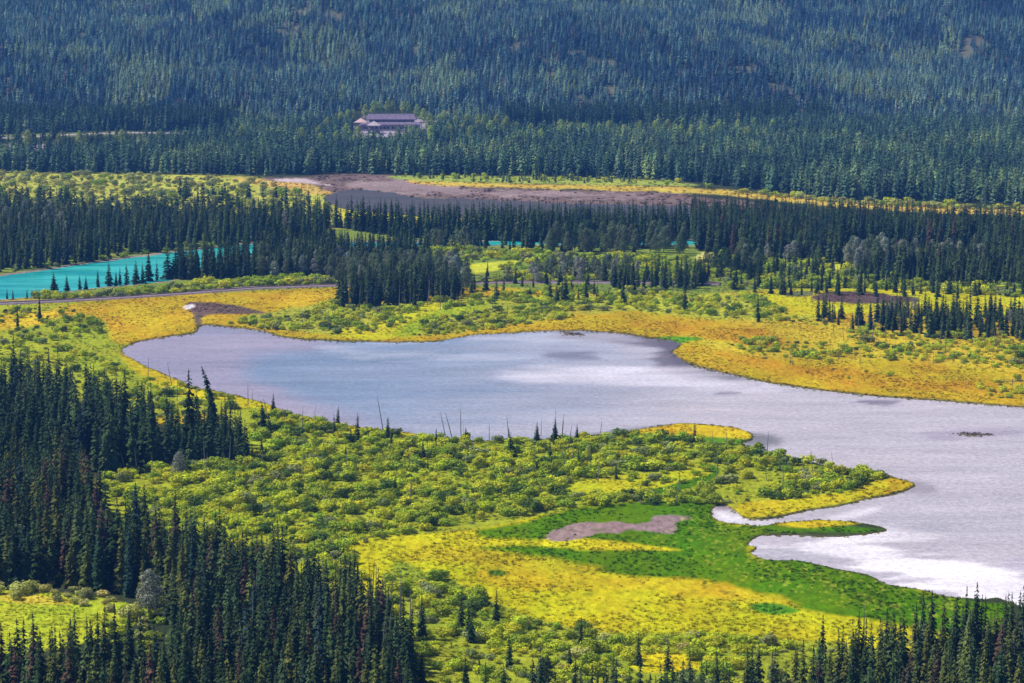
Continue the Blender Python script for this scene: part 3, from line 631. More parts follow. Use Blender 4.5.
thicket([(560,498),(640,496),(720,498),(720,505),(560,509)], 60, (2.5, 4), 61, 'peninsula', pmix, 2)
thicket([(-20,312),(60,308),(104,322),(108,332),(60,345),(100,358),(140,378),(190,388),(240,402),(250,412),(200,425),(100,418),(-20,395)], 380, (2.2, 4.2), 42, 'leftshore', pmix, 2.4)
thicket([(30,299),(120,294),(180,289),(230,283),(330,279),(336,285),(250,288),(180,294),(60,301)], 230, (3.6, 5.6), 43, 'riverhedge', {'green': .4, 'grey': .35, 'lime': .25}, 2.2)
fmix = {'lime': .30, 'green': .40, 'grey': .15, 'dark': .15}
thicket([(226,324),(262,316),(300,318),(322,305),(350,300),(372,312),(400,310),(440,300),(500,296),(540,296),(480,306),(440,312),(400,326),(385,333),(340,336),(300,333),(250,329)], 330, (2.4, 4.2), 44, 'northshore', fmix, 2.2)
thicket([(412,336),(424,325),(470,312),(520,307),(575,311),(575,318),(520,326),(470,333),(430,337)], 230, (2.2, 4.0), 45, 'northshore', fmix, 2.2)
thicket([(500,300),(560,288),(640,290),(700,300),(760,296),(800,318),(740,320),(700,316),(640,312),(560,313)], 420, (2.4, 4.4), 46, 'northshore', {'lime': .45, 'green': .35, 'grey': .1, 'dark': .1}, 2.4)
thicket([(740,325),(790,316),(840,328),(1050,338),(1050,372),(960,366),(900,362),(850,357),(800,362),(765,356),(740,340)], 420, (2.0, 4.0), 47, 'northshore', fmix, 2.6, [[(730,318),(850,330),(850,348),(730,338)]])
thicket([(720,330),(860,368),(900,372),(880,384),(800,374),(730,350)], 42, (1.5, 3.2), 48, 'northshore', fmix, 3)
thicket([(975,386),(1050,376),(1050,406),(990,398)], 40, (2, 3.4), 49, 'northshore', fmix, 2.4)
thicket([(720,272),(870,284),(1050,288),(1050,300),(930,292),(830,288),(730,290)], 460, (3, 5.4), 50, 'riverside', {'green': .4, 'grey': .3, 'lime': .3}, 3)
thicket([(440,284),(560,272),(720,268),(720,282),(560,282)], 230, (3, 5.4), 51, 'riverside', {'green': .35, 'grey': .2, 'lime': .45}, 3)
thicket([(400,248),(600,256),(720,262),(720,272),(560,274),(440,270)], 330, (3.4, 5.6), 52, 'riverside', {'green': .35, 'grey': .25, 'lime': .4}, 3, [[(468,264),(522,261),(500,271),(476,275)], [(695,252),(722,252),(722,266),(695,266)]])
thicket([(-40,174),(60,174),(180,177),(260,184),(310,196),(300,215),(180,207),(-40,207)], 420, (4, 7), 53, 'backmeadow', {'grey': .5, 'pale': .35, 'green': .15}, 5)
thicket([(388,586),(440,578),(470,592),(505,615),(560,628),(640,636),(700,636),(800,644),(840,655),(860,672),(800,690),(700,720),(420,740),(400,650)], 620, (2.0, 4.2), 54, 'shrubbery', {'lime': .42, 'green': .2, 'grey': .22, 'pale': .08, 'dark': .08}, 2.0, [[(630,655),(690,655),(700,674),(640,676)]])
thicket([(-30,588),(0,580),(50,582),(110,594),(132,608),(135,622),(95,612),(50,602),(-30,600)], 34, (3, 4.8), 55, 'lawn', {'pale': .8, 'grey': .2}, 2.0)
thicket([(110,610),(150,616),(150,640),(110,640)], 16, (2.5, 4), 56, 'lawn', {'pale': .5, 'lime': .5}, 2.0)
thicket([(400,174),(640,178),(700,186),(640,184),(420,181)], 60, (3, 5), 57, 'farshore', {'grey': .5, 'lime': .5}, 3)
thicket([(700,188),(860,202),(1050,209),(1050,213),(860,206),(740,195)], 130, (4, 6), 58, 'farshore', {'pale': .6, 'lime': .4}, 3)

thicket([(-30,520),(60,535),(130,560),(0,584),(-30,584)], 60, (1.5, 3), 70, 'floor', {'dark': .7, 'green': .3}, 2)
thicket([(100,560),(200,578),(300,606),(380,625),(415,690),(425,800),(-30,800),(-30,655),(60,655),(150,640)], 700, (1.4, 3.2), 71, 'floor', {'dark': .6, 'green': .3, 'grey': .1}, 1.6)
thicket([(520,730),(700,722),(800,700),(880,674),(960,652),(1040,640),(1040,800),(520,800)], 420, (1.4, 3), 72, 'floor', {'dark': .5, 'green': .5}, 1.6)
thicket([(110,545),(190,560),(300,590),(368,600),(352,560),(340,540),(230,520),(110,495)], 380, (2, 4.2), 73, 'peninsula', pmix, 1.9)
thicket([(715,252),(900,256),(900,284),(850,288),(715,282)], 260, (3, 5.6), 74, 'riverside', {'green': .4, 'grey': .35, 'lime': .25}, 3, [[(830,266),(866,264),(868,271),(836,272)]])
thicket([(-30,268),(40,263),(110,253),(172,245),(240,242),(240,245.5),(172,252),(110,260),(40,270),(-30,278)], 130, (2, 4), 75, 'riverside', {'green': .5, 'grey': .3, 'dark': .2}, 2)
# broadleaf trees
BT = dict(greygreen=(.15, .19, .10), silver=(.28, .30, .25), bright=(.36, .44, .10), deep=(.055, .095, .045))
def aspen(poly, n, hr, seed, region, mix, mind=4, wr=(.9, 1.3)):
    for X_, Y_, u_, v_ in sample(poly, n, seed, mind):
        t = pick(mix); add(broads, X_, Y_, rr_.uniform(*hr), rr_.uniform(*wr), jit(BT[t], rr_, .15), region, t)
gm = {'greygreen': .8, 'silver': .2}
aspen([(545,246),(620,243),(685,246),(685,258),(620,256),(550,254)], 40, (11, 14.5), 1, 'row beside the river in the middle distance', {'greygreen': .85, 'deep': .15})
aspen([(428,244),(478,244),(478,252),(428,252)], 14, (8.5, 11), 2, 'clump between the spruce belt and the lime shrubs', {'greygreen': 1})
aspen([(845,262),(985,264),(985,276),(850,274)], 44, (12, 16), 3, 'silvery grove before the right hand spruce belt', {'silver': .5, 'greygreen': .5})
aspen([(705,268),(762,268),(762,284),(712,284)], 16, (10, 13), 4, 'dark rounded clump right of centre', {'deep': .6, 'greygreen': .4})
aspen([(252,264),(332,262),(332,280),(260,280)], 55, (9, 12.5), 5, 'grove between river and railway', gm)
aspen([(332,268),(468,268),(470,292),(420,296),(335,288)], 95, (8.5, 12.5), 6, 'grove behind the central spruce clump', gm)
aspen([(-20,224),(70,222),(75,244),(-20,252)], 22, (9, 12), 7, 'silvery grove at the left edge beyond the river', {'silver': .6, 'greygreen': .4})
aspen([(-20,220),(330,222),(330,232),(180,228),(-20,238)], 46, (11, 15), 11, 'among the spruces on the far river bank', {'silver': .35, 'greygreen': .65})
aspen([(525,268),(640,268),(640,282),(530,284)], 40, (6.5, 9.5), 8, 'low grove behind the railway right of centre', gm)
aspen([(740,250),(830,254),(830,264),(740,262)], 14, (8, 11), 9, 'pale thin grove before the right hand belt', {'silver': .6, 'greygreen': .4})
aspen([(860,300),(1030,318),(1030,338),(880,332)], 14, (6, 8), 10, 'among the small spruces on the right of the far shore', gm)
def aspen_w(spots):
    for u_, v_, h, t, lb in spots:
        X_, Y_ = at(u_, v_); add(broads, X_, Y_, h, 1.2, BT[t], 'named', t, label=lb)
aspen_w([(150,617,11,'silver','large silvery broadleaf tree in the spruce forest right of the lawn'),(186,622,8,'silver','slim silvery broadleaf tree behind the large silvery one by the lawn'),(20,556,8,'silver','thin silvery tree at the far left before the dark spruces'),
         (82,560,8,'silver','thin silvery tree between dark spruces above the lawn shrubs'),(180,478,8,'silver','pale young tree at the foot of the dark spruce stand by the shrubs'),(545,700,9,'deep','rounded dark tree among small spruces at the bottom centre'),
         (350,700,9,'greygreen','olive leafy tree at the bottom, right end of the foreground forest'),(395,712,8,'greygreen','small olive leafy tree at the bottom beside the shrubs')])
for k, (u_, v_) in enumerate([(560,142),(572,144),(585,143),(598,145),(612,142),(626,144),(640,141),(655,143),(668,142),(684,141),(702,142),(720,141),(738,142),(756,141),(774,142),(790,140),(530,143),(518,142),(448,143),(462,145),(478,142),(492,144),(506,143),(330,140),(318,146),(348,146),(336,152),(322,156),(300,150),(80,152),(60,155),(30,154),(430,133),(438,136),(446,132),(455,134),(466,136),(476,134),(486,137),(497,136),(508,137),(343,132),(339,122),(345,120),(352,127),(366,126),(374,125),(380,125),(387,125),(395,125),(402,125),(409,125),(416,126),(424,127),(431,129),(347,130),(449,148),(470,150),(520,150),(560,147),(690,146),(700,145),(715,147),(680,147),(740,150),(748,148),(540,152),(232,152),(240,150),(120,150),(160,152),(360,150),(430,150),(420,148)]):
    X_, Y_ = at(u_ + rr_.uniform(-2, 2), v_); zz = float(hill_z(X_, Y_)) + .2
    add(broads, X_, Y_, rr_.uniform(12, 15) if v_ < 130 else rr_.uniform(17, 21), 1.1, jit(BT['bright'], rr_, .2), 'lime green trees around the lodge and along the foot of the hill', 'bright')

# dead stems
SN = [(248,406,382,.0,'taller one of two bare stems on the shore between spruce stand and lake'),(252,404,388,0,'shorter one of two bare stems on the shore between spruce stand and lake'),(384,436,394,-.16,'tall leaning bare stem above the lone lakeshore spruce'),
      (313,420,405,.25,'short stem leaning right at the left shore'),(270,424,397,-.12,'dark dead stem leaning left beside the broad young spruce'),(357,440,411,0,None),(445,434,410,-.08,'leftmost of three bare stems leaning left in front of the lake'),(452,438,411,-.12,'middle of three bare stems leaning left in front of the lake'),
      (461,436,408,-.1,'rightmost of three bare stems leaning left in front of the lake'),(509,440,415,0,None),(541,436,418,0,None),(562,440,413,0,'bare stem just right of the middle lakeshore spruce'),(556,440,408,0,None),(568,452,423,0,None),(600,438,418,.1,None),(601,436,428,.2,None),(571,466,444,0,None),
      (591,470,436,0,None),(685,440,426,0,None),(712,446,430,0,None),(727,450,428,0,None),(767,453,430,0,'tallest bare stem beside the marshy spit at the peninsula tip'),(783,488,462,0,'bare stem among shrubs at the end of the peninsula'),(833,467,451,0,'bare stem on the far edge of the peninsula before the lake'),(767,482,463,0,None),(676,506,480,0,None),
      (303,328,308,0,None),(305,328,306,0,None),(309,328,312,0,None),(329,330,310,0,None),(322,328,312,0,None),(400,634,568,0,'tall bare stem at the right end of the foreground forest'),(386,624,567,0,None),(363,612,562,0,None),(388,622,572,0,None),(411,650,588,0,None),
      (860,366,346,0,None),(933,366,350,0,None),(966,390,372,0,None),(1011,394,376,0,None),(303,480,455,0,None),(314,470,450,0,None),(230,478,455,0,None),(148,378,356,0,'bare stem on the gold shore left of the spruces'),(172,386,362,0,None),(177,402,378,0,None),
      (790,366,350,0,None),(838,360,346,0,None),(746,296,280,0,None),(408,468,452,0,None),(302,356,340,.1,None)]
for x, yb, yt, ln, lb in SN:
    if (yb - yt) < 8: continue
    if x == 302: continue
    X_, Y_ = at(x, yb); add(snags, X_, Y_, (yb - yt) / pxscale(yb), 1, None, 'named', 'grey', lean=ln, label=lb)
for poly, n, hr, reg in (([(250,420),(700,445),(860,480),(700,500),(350,520),(240,480)], 26, (3.5, 8), 'grey bare stem standing in the lime shrubs of the peninsula'),
                         ([(330,302),(440,296),(470,304),(440,316),(345,312)], 20, (6, 11), 'grey bare stem in front of the central spruce clump'),
                         ([(440,300),(560,312),(500,322)], 8, (4, 7), 'grey bare stem in the shrubs of the far shore'),
                         ([(610,288),(700,286),(700,300),(620,300)], 14, (5, 9), 'grey bare stem by the small spruce clump right of centre'),
                         ([(820,325),(1040,335),(1040,360),(850,350)], 16, (4, 8), 'grey bare stem in the shrubs on the right of the far shore'),
                         ([(60,474),(230,466),(230,490),(110,490)], 8, (5, 10), 'grey bare stem at the foot of the left spruce stand'),
                         ([(380,600),(420,640),(400,700),(200,640)], 14, (9, 15), 'pale dead stem among the foreground spruces'),
                         ([(850,668),(1030,655),(1030,720),(850,720)], 10, (9, 14), 'pale dead stem among the spruces at bottom right')):
    for X_, Y_, u_, v_ in sample(poly, n, 500 + n, 2): add(snags, X_, Y_, rr_.uniform(*hr), 1, None, 'group', 'grey', label=reg)

# ---------------------------------------------------------------- build individuals
def root(name, p_, label, category, group=None):
    if len(label.split()) > 16: print('LONG', label)
    e = bpy.data.objects.new(name, None); COL.objects.link(e); e.location = (p_.X, p_.Y, p_.z - .15); e.rotation_euler = (0, 0, p_.rot)
    e.empty_display_size = .5; e['label'] = label; e['category'] = category
    if group: e['group'] = group
    return e
def child(src, r_, tint=None, name=None):
    c = src.copy(); COL.objects.link(c); c.parent = r_
    if name: c.name = name
    if tint is not None: c['tint'] = [float(q) for q in tint]
    return c
def visible(p_):
    top = p_.py - p_.ph
    return -6 < p_.px < 1030 and top < 676
TONE = dict(dark='dark green', mid='mid green', olive='olive tipped', rust='rusty brown dying', blue='bluish green')
def place(p_):
    u_, v_ = p_.px, p_.py
    if p_.region == 'forestB':
        if v_ < 545: w_ = 'in the foreground forest above the lawn'
        elif u_ < 140: w_ = 'in front of the lawn at the bottom left'
        elif v_ < 640: w_ = 'behind the silvery tree by the lawn' if u_ < 250 else 'facing the yellow meadow'
        else: w_ = 'in the bottom left forest, ' + ('below the silvery tree' if u_ < 240 else 'left of the olive leafy tree' if u_ < 330 else 'next to the shrubs')
        return w_
    if p_.region == 'forestC':
        return 'in the lower right forest, ' + ('below the lime shrubs' if u_ < 700 else 'below the yellow meadow' if u_ < 850 else 'below the green marsh edge' if u_ < 950 else 'in front of the glittering lake')
    if p_.region == 'standA':
        return 'in the stand left of the lake, ' + ('at the picture edge' if u_ < 50 else 'middle part' if u_ < 130 else 'lakeward half' if u_ < 210 else 'right end')
    return {'shrubbery': 'among the lime shrubs below the yellow meadow', 'peninsula': 'on the shrubby peninsula near the lake', 'riverbank': 'on the near bank of the turquoise river', 'clump': 'in the clump between railway and far lakeshore',
            'clump2': 'in the small clump right of centre beyond the lake', 'clump3': 'in the open clump on the right beyond the gold shore', 'scatter': 'scattered in the shrubs beyond the lake', 'southbank': 'on the near river bank right of the open water',
            'northbank': 'on the far bank of the river', 'floor': 'on the forest floor', 'belt': 'in the belt behind the railway', 'meadow_back': 'standing in the far lime meadow'}.get(p_.region, 'in the far forest')
vis = sorted([p_ for p_ in spruces if visible(p_)], key=lambda q: -(q.ph + (1000 if q.label else 0) + (12 if getattr(q, 'keep', False) else 0)))
near = vis[:300]; near_ids = set(map(id, near))
def tell_apart(plants, text):
    sets = {}
    for q in plants:
        q.label = q.label or text(q); sets.setdefault(q.label, []).append(q)
    for lb, qs in sets.items():
        if len(qs) < 2: continue
        qs.sort(key=lambda q: q.px); n = len(qs); nth = ['leftmost', 'second from left,', 'third from left,', 'fourth from left,', 'fifth from left,', 'sixth from left,']
        for i, q in enumerate(qs):
            w_ = 'rightmost' if i == n - 1 else ('middle' if n == 3 and i == 1 else (nth[i] if (n <= 7 or i == 0) else ''))
            if w_ and len((w_ + ' ' + lb).split()) <= 16: q.label = w_ + ' ' + lb
def spruce_text(p_):
    size = 'tall' if p_.h > 16.5 else 'slender' if p_.w < .95 else 'full' if p_.w > 1.08 else 'medium'
    return '%s %s spruce %s' % (size, TONE[p_.tone], place(p_))
tell_apart(near, spruce_text)
for p_ in near:
    v = 5 if (p_.tone == 'rust' and rr_.random() < .5) else rr_.randrange(5)
    size = 'tall' if p_.h > 16.5 else 'slender' if p_.w < .95 else 'full' if p_.w > 1.08 else 'medium'
    lb = p_.label or '%s %s spruce %s' % (size, TONE[p_.tone], place(p_))
    e = root('spruce_tree', p_, lb, 'tree', 'spruces of the valley')
    e.scale = (p_.h * p_.w, p_.h * p_.w, p_.h)
    if p_.lean:
        e.rotation_euler = (0, p_.lean * .5, 0)
    if p_.label and p_.lean < -.15:
        e.rotation_euler = (0, -.02, 0)
        cg = hidden('crown', spruce_crown(777, 40, 8, .10, .6, .05, .0, True, -.2), M_NEEDLE); tg = hidden('trunk', trunk(bend=-.2), M_BARK)
        child(cg, e, p_.tint); child(tg, e)
    else:
        child(SPR[v][0], e, p_.tint); child(SPR[v][1], e)
tell_apart([q for q in snags], lambda p_: 'grey bare stem, ' + ('in the foreground forest edge' if p_.py > 560 else 'near the lakeshore of the peninsula' if p_.py > 400 else 'in the shrubs on the far shore of the lake'))
for p_ in snags:
    e = root('dead_tree', p_, p_.label, 'dead tree', 'bare dead stems'); e.rotation_euler = (0, p_.lean if p_.lean else rr_.uniform(-.06, .06), 0)
    e.scale = (p_.h * 1.15 if p_.h > 8 else p_.h * 1.6,) * 2 + (p_.h,); k = rr_.choice((0, 0, 1, 3)); child(SNG[k][0], e); child(SNG[k][1], e)
BN = dict(greygreen='grey green', silver='silvery', bright='bright lime green', deep='deep green')
broads.sort(key=lambda q: -(q.ph * (visible(q) + .01) + (100 if q.label else 0))); far_broads = broads[296:]; broads = broads[:296]
tell_apart(broads, lambda p_: ('%s %s broadleaf tree, %s' % ('tall' if p_.h > 12 else 'low', BN[p_.tone], p_.region) if p_.tone != 'bright' else 'lime green broadleaf tree, ' + ('close around the lodge' if p_.px < 450 else 'at the dark foot of the hill')))
for p_ in broads:
    lb = p_.label
    e = root('broadleaf_tree', p_, lb, 'tree', 'broadleaf trees'); e.scale = (p_.h * p_.w,) * 2 + (p_.h,)
    k = rr_.randrange(4); child(BRO[k][0], e, p_.tint); child(BRO[k][1], e)
SHN = dict(lime='lime green', green='mid green', grey='grey green', pale='pale yellowish', dark='dark green')
def splace(p_):
    u_, v_ = p_.px, p_.py
    if p_.region == 'shrubbery': return 'below the yellow meadow, ' + ('beside the foreground spruces' if u_ < 440 else 'left of the rounded dark tree' if u_ < 530 else 'around the small yellow opening' if u_ < 720 else 'toward the lower right forest')
    if p_.region == 'lawn': return 'at the back edge of the lawn in the spruce forest'
    if p_.region == 'peninsula': return 'on the shrubby peninsula, ' + ('its left part by the spruces' if u_ < 300 else 'its left middle' if u_ < 450 else 'its middle' if u_ < 570 else 'beside the winding green channel' if u_ < 720 else 'toward its tip') + (', near edge' if v_ > 490 else ', lakeside' if v_ < 455 else '')
    return {'leftshore': 'left of the lake behind the spruce stand', 'riverhedge': 'between river and railway', 'northshore': 'on the far shore of the lake'}.get(p_.region, 'beyond the lake')
svis = sorted([p_ for p_ in shrubs if -5 < p_.px < 1029 and p_.py - p_.ph * .5 < 680], key=lambda q: -q.ph)[:300]; sids = set(map(id, svis))
tell_apart(svis, lambda p_: '%s %s shrub %s' % ('wide' if p_.w > 3.6 else 'small' if p_.w < 2.8 else 'rounded', SHN[p_.tone], splace(p_)))
for p_ in svis:
    lb = p_.label
    e = root('shrub', p_, lb, 'shrub', 'willow shrubs'); e.scale = (p_.w, p_.w * p_.ay, p_.h); k = rr_.randrange(6); child(SHR[k][0], e, p_.tint); child(SHR[k][1], e)

# ---------------------------------------------------------------- the rest as one object each
def stuff(name, plants, protos, choose):
    n = len(plants); me = bpy.data.meshes.new(name); me.vertices.add(n)
    me.vertices.foreach_set('co', np.array([(p_.X, p_.Y, p_.z - .15) for p_ in plants], np.float32).ravel())
    for nm, ty, dat in (('scl', 'FLOAT_VECTOR', [(p_.h * p_.w, p_.h * p_.w, p_.h) if choose != 's' else (p_.w, p_.w * getattr(p_, 'ay', 1), p_.h) for p_ in plants]),
                        ('rot', 'FLOAT_VECTOR', [(rr_.gauss(0, .02), rr_.gauss(0, .02), p_.rot) for p_ in plants]), ('tint', 'FLOAT_VECTOR', [p_.tint for p_ in plants])):
        at_ = me.attributes.new(nm, ty, 'POINT'); at_.data.foreach_set('vector', np.array(dat, np.float32).ravel())
    if choose[0] == 's': idx = [rr_.randrange(len(protos)) for _ in plants]
    else: idx = [(rr_.randrange(4) if p_.Y < 1400 else 4 + rr_.randrange(4)) for p_ in plants]
    at_ = me.attributes.new('idx', 'INT', 'POINT'); at_.data.foreach_set('value', np.array(idx, np.int32))
    ob = bpy.data.objects.new(name, me); COL.objects.link(ob); ob['kind'] = 'stuff'
    ng = bpy.data.node_groups.new(name + '_spread', 'GeometryNodeTree')
    ng.interface.new_socket('Geometry', in_out='INPUT', socket_type='NodeSocketGeometry'); ng.interface.new_socket('Geometry', in_out='OUTPUT', socket_type='NodeSocketGeometry')
    gi = ng.nodes.new('NodeGroupInput'); go = ng.nodes.new('NodeGroupOutput'); jn = ng.nodes.new('GeometryNodeJoinGeometry')
    def named(nm, ty):
        q = ng.nodes.new('GeometryNodeInputNamedAttribute'); q.data_type = ty; q.inputs[0].default_value = nm
        return q.outputs[0]
    sc_, ro_, ix_ = named('scl', 'FLOAT_VECTOR'), named('rot', 'FLOAT_VECTOR'), named('idx', 'INT')
    for i, pr in enumerate(protos):
        oi = ng.nodes.new('GeometryNodeObjectInfo'); oi.inputs['Object'].default_value = pr; oi.transform_space = 'ORIGINAL'
        cm = ng.nodes.new('FunctionNodeCompare'); cm.data_type = 'INT'; cm.operation = 'EQUAL'; cm.inputs[3].default_value = i
        ng.links.new(ix_, cm.inputs[2])
        ip = ng.nodes.new('GeometryNodeInstanceOnPoints'); ng.links.new(gi.outputs[0], ip.inputs['Points']); ng.links.new(cm.outputs[0], ip.inputs['Selection'])
        ng.links.new(oi.outputs['Geometry'], ip.inputs['Instance']); ng.links.new(ro_, ip.inputs['Rotation']); ng.links.new(sc_, ip.inputs['Scale'])
        ng.links.new(ip.outputs[0], jn.inputs[0])
    ng.links.new(jn.outputs[0], go.inputs[0])
    md = ob.modifiers.new('spread', 'NODES'); md.node_group = ng
    return ob
rest = [p_ for p_ in spruces if id(p_) not in near_ids]
stuff('spruce_forest', rest, LOD, 't')
TUS = []
for i in range(4):
    r = random.Random(900 + i); vs, fs = [], []
    for k in range(20):
        a_ = r.uniform(0, 6.28); d = r.uniform(0, .4); l = r.uniform(.25, .6); w_ = r.uniform(.05, .11); x_, y_ = math.cos(a_) * d, math.sin(a_) * d; b_ = r.uniform(0, 6.28); o2 = r.uniform(.05, .3)
        b0 = len(vs); vs += [(x_ - math.sin(b_) * w_, y_ + math.cos(b_) * w_, -.05), (x_ + math.sin(b_) * w_, y_ - math.cos(b_) * w_, -.05), (x_ + math.cos(a_) * o2, y_ + math.sin(a_) * o2, l)]; fs.append((b0, b0 + 1, b0 + 2))
    TUS.append(mesh_obj('tussock', vs, fs, M_SEDGE, link=False))
def look(F_, X_, Y_):
    j = np.clip(np.searchsorted(Ys, Y_), 1, len(Ys) - 1); u_ = X_ / (np.maximum(Y_, 150) * cp + CAM_H * sp) * FPX + 512; i = np.clip(np.searchsorted(cols, u_), 1, len(cols) - 1); return F_[j, i]
tus = []; r3 = np.random.default_rng(5)
for (xa, xb, ya, yb, n_, sz) in ((60, 1060, 425, 690, 52000, (.5, 1.15)), (-20, 1050, 286, 410, 52000, (.5, 1.15)), (-20, 1050, 174, 226, 12000, (1.2, 2.6)), (-30, 170, 580, 665, 3500, (.4, .9))):
    y0_, y1_ = float(at(0, yb)[1]), float(at(0, ya)[1]); Y_ = r3.uniform(y0_, y1_, n_); X_ = (r3.uniform(xa, xb, n_) - 512) / FPX * (Y_ * cp + CAM_H * sp)
    wv = look(wet, X_, Y_); cc = look(colr, X_, Y_); cl = fbm(X_ / 9, Y_ / 16, 44)
    keep = (wv > np.where(look(lk, X_, Y_) < 2, -1.2, .9)) & (r3.random(n_) < sstep(.30, .66, cl) + (wv < 4)) & ((cc.max(-1) > .09) | (wv < 1)) & ((cc[:, 2] < .12) | (wv < 1))
    for a_, b_, c_, w_ in zip(X_[keep], Y_[keep], cc[keep], wv[keep]):
        f = rr_.choice((.5, .75, .9, 1.05, 1.2, 1.3)); p_ = Plant(); p_.X, p_.Y, p_.z = float(a_), float(b_), (.4 if w_ > .8 else .15); p_.w = rr_.uniform(*sz); p_.h = p_.w * rr_.uniform(.6, 1.1); p_.rot = rr_.uniform(0, 6.28); p_.tint = tuple(float(q) * f for q in (c_ if w_ > 1.0 else (.22, .22, .03))); tus.append(p_)
stuff('sedge_grass', tus, TUS, 's')
print('tussocks', len(tus))
stuff('broadleaf_grove', far_broads, BLOD, 's4')
stuff('willow_thicket', [p_ for p_ in shrubs if id(p_) not in sids], SLOD, 's')
print('COUNTS spruces', len(spruces), 'shrubs', len(shrubs), 'broad', len(broads), 'snags', len(snags), 'min near ph', near[-1].ph)

# ---------------------------------------------------------------- lodge and pavilions at the foot of the hill
def box(x0, x1, y0, y1, z0, z1):
    v_ = [(x, y, z) for z in (z0, z1) for y in (y0, y1) for x in (x0, x1)]
    return v_, [(0, 2, 3, 1), (4, 5, 7, 6), (0, 1, 5, 4), (2, 6, 7, 3), (0, 4, 6, 2), (1, 3, 7, 5)]
M_WALL = simple('stone_wall', (.30, .24, .27), .9, .5); M_ROOF = simple('slate_roof', (.17, .12, .20), .6, .4); M_PROOF = simple('pink_roof', (.62, .42, .40), .7, .4)
M_PALE = simple('pale_trim', (.46, .38, .40), .8, .6); M_GLASS = simple('window_glass', (.03, .035, .06), .12)
def bplace(x, y, z=0):
    X_, Y_ = at(x, y); e = bpy.data.objects.new('x', None); COL.objects.link(e); e.location = (float(X_), float(Y_), float(hill_z(X_, Y_)) + z); return e
e = bplace(392, 131); e.name = 'lodge'; props(e, label='long low lodge with two tiers of purple slate roof below the hill', category='building')
mesh_obj('wall', *merge([box(-27, 24, 0, 14, -1, 5.4), box(-20, 19, 5, 16, 5.4, 9.5)]), M_WALL, e)
def gable(x0, x1, y0, y1, z0, h, t=.35):
    ym = (y0 + y1) / 2
    v_ = [(x0, y0, z0), (x1, y0, z0), (x1, y1, z0), (x0, y1, z0), (x0 + 2, ym, z0 + h), (x1 - 2, ym, z0 + h)]
    v_ += [(a_[0], a_[1], a_[2] - t) for a_ in v_[:4]]
    return v_, [(0, 1, 5, 4), (2, 3, 4, 5), (1, 2, 5), (3, 0, 4), (0, 6, 7, 1), (1, 7, 8, 2), (2, 8, 9, 3), (3, 9, 6, 0), (6, 9, 8, 7)]
mesh_obj('roof', *gable(-28, 25, -1.2, 7, 5.8, 1.8), M_ROOF, e)
up_ = mesh_obj('upper_roof', *gable(-23, 21, 3.5, 17.5, 9.9, 4.6), M_ROOF, e)
mesh_obj('ridge_cap', *box(-20.5, 18.5, 10.2, 10.8, 14.45, 14.75), M_PALE, up_)
mesh_obj('eave_trim', *box(-28.1, 25.1, -1.45, -1.2, 5.3, 5.75), M_PALE, e)
mesh_obj('terrace_wall', *box(-34, 30, -6, -5.4, -1, 1.6), M_PALE, e)
for k in range(14):
    f_ = mesh_obj('window', *box(-25 + k * 3.5, -23 + k * 3.5, -.12, .05, 1.6, 4.0), M_PALE, e); mesh_obj('pane', *box(-24.8 + k * 3.5, -23.2 + k * 3.5, -.18, -.125, 1.8, 3.8), M_GLASS, f_)
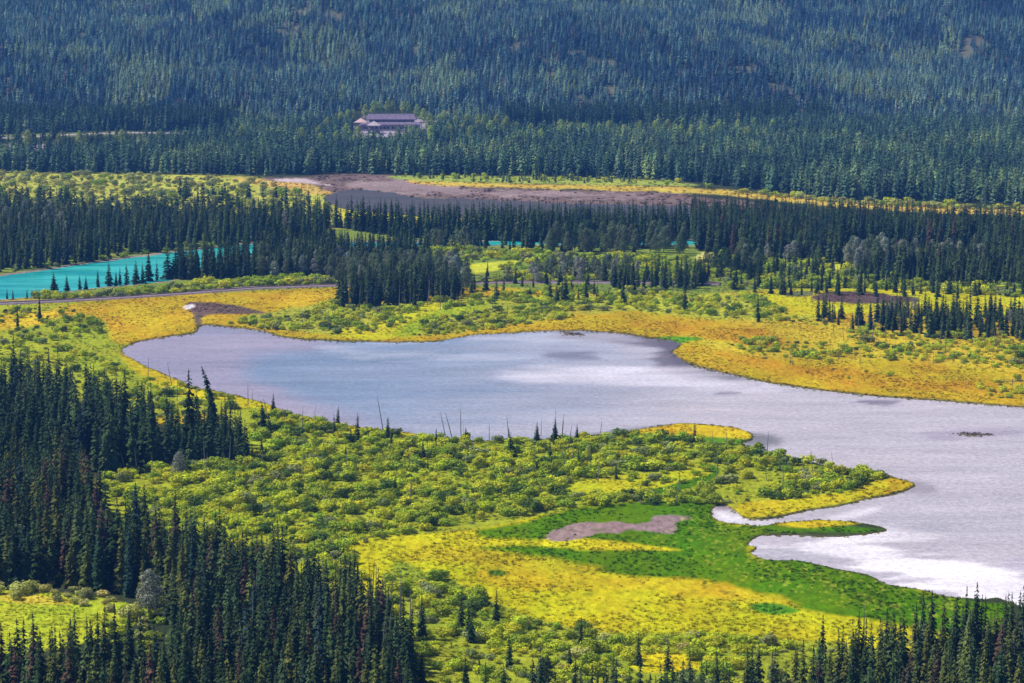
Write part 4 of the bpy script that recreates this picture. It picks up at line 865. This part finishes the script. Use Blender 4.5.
for (x, y, lb) in ((361, 130.5, 'small pavilion with salmon pyramid roof at the left end of the lodge'), (374, 133.5, 'small pavilion with pale pink pyramid roof in front of the lodge')):
    e = bplace(x, y); e.name = 'pavilion'; props(e, label=lb, category='building'); R_ = 5.8; e.location.z += 1.5
    z0 = 5.6
    v_ = [(-R_, -R_, z0), (R_, -R_, z0), (R_, R_, z0), (-R_, R_, z0), (0, 0, z0 + 3.6), (-R_, -R_, z0 - .4), (R_, -R_, z0 - .4), (R_, R_, z0 - .4), (-R_, R_, z0 - .4)]
    mesh_obj('roof', v_, [(0, 1, 4), (1, 2, 4), (2, 3, 4), (3, 0, 4), (0, 5, 6, 1), (1, 6, 7, 2), (2, 7, 8, 3), (3, 8, 5, 0), (5, 8, 7, 6)], M_PROOF if x == 361 else M_PALE, e)
    for a_ in (-1, 1):
        for b_ in (-1, 1): mesh_obj('post', *box(a_ * 4.6 - .25, a_ * 4.6 + .25, b_ * 4.6 - .25, b_ * 4.6 + .25, -3, z0 - .4), M_PALE, e)
    mesh_obj('wall', *box(-4.2, 4.2, -4.2, 4.2, -3, 2.4), M_WALL, e)
e = bplace(435, 130); e.name = 'cabin'; props(e, label='small cabin with pale flat roof edge right of the long lodge', category='building')
mesh_obj('wall', *box(-6, 6, 0, 8, -1, 6.6), M_WALL, e); mesh_obj('roof', *box(-6.6, 6.6, -.7, 8.7, 6.6, 7.3), M_PALE, e)
for k in (-4, -1, 2): mesh_obj('window', *box(k, k + 2, -.1, .05, 2.5, 4.8), M_GLASS, e)

# pole fence at the right edge of the far shore
X0, Y0 = map(float, at(1006, 384)); e = bpy.data.objects.new('pole_fence', None); COL.objects.link(e); e.location = (X0, Y0, .25); props(e, label='low wooden pole fence on the gold shore at the right edge', category='fence')
mesh_obj('rail', *merge([box(-1, 14, -.08, .08, .55, .7), box(-1, 14, -.07, .07, 1.0, 1.14)]), M_GREY, e)
for k in range(6): mesh_obj('post', *box(-.8 + k * 2.8, -.6 + k * 2.8, .09, .28, -.3, 1.3), M_GREY, e)

# ---------------------------------------------------------------- air
vol = mat('hazy_air'); pv = N(vol, 'ShaderNodeVolumePrincipled'); oo = N(vol, 'ShaderNodeOutputMaterial')
pv.inputs['Color'].default_value = (.10, .33, 1.0, 1); pv.inputs['Density'].default_value = HAZE_DENSITY; pv.inputs['Anisotropy'].default_value = 0.0
L(vol, pv.outputs[0], oo.inputs['Volume'])
h_ = mesh_obj('haze', *box(-20000, 20000, -400, 17000, -3, 1200), vol); h_['kind'] = 'stuff'
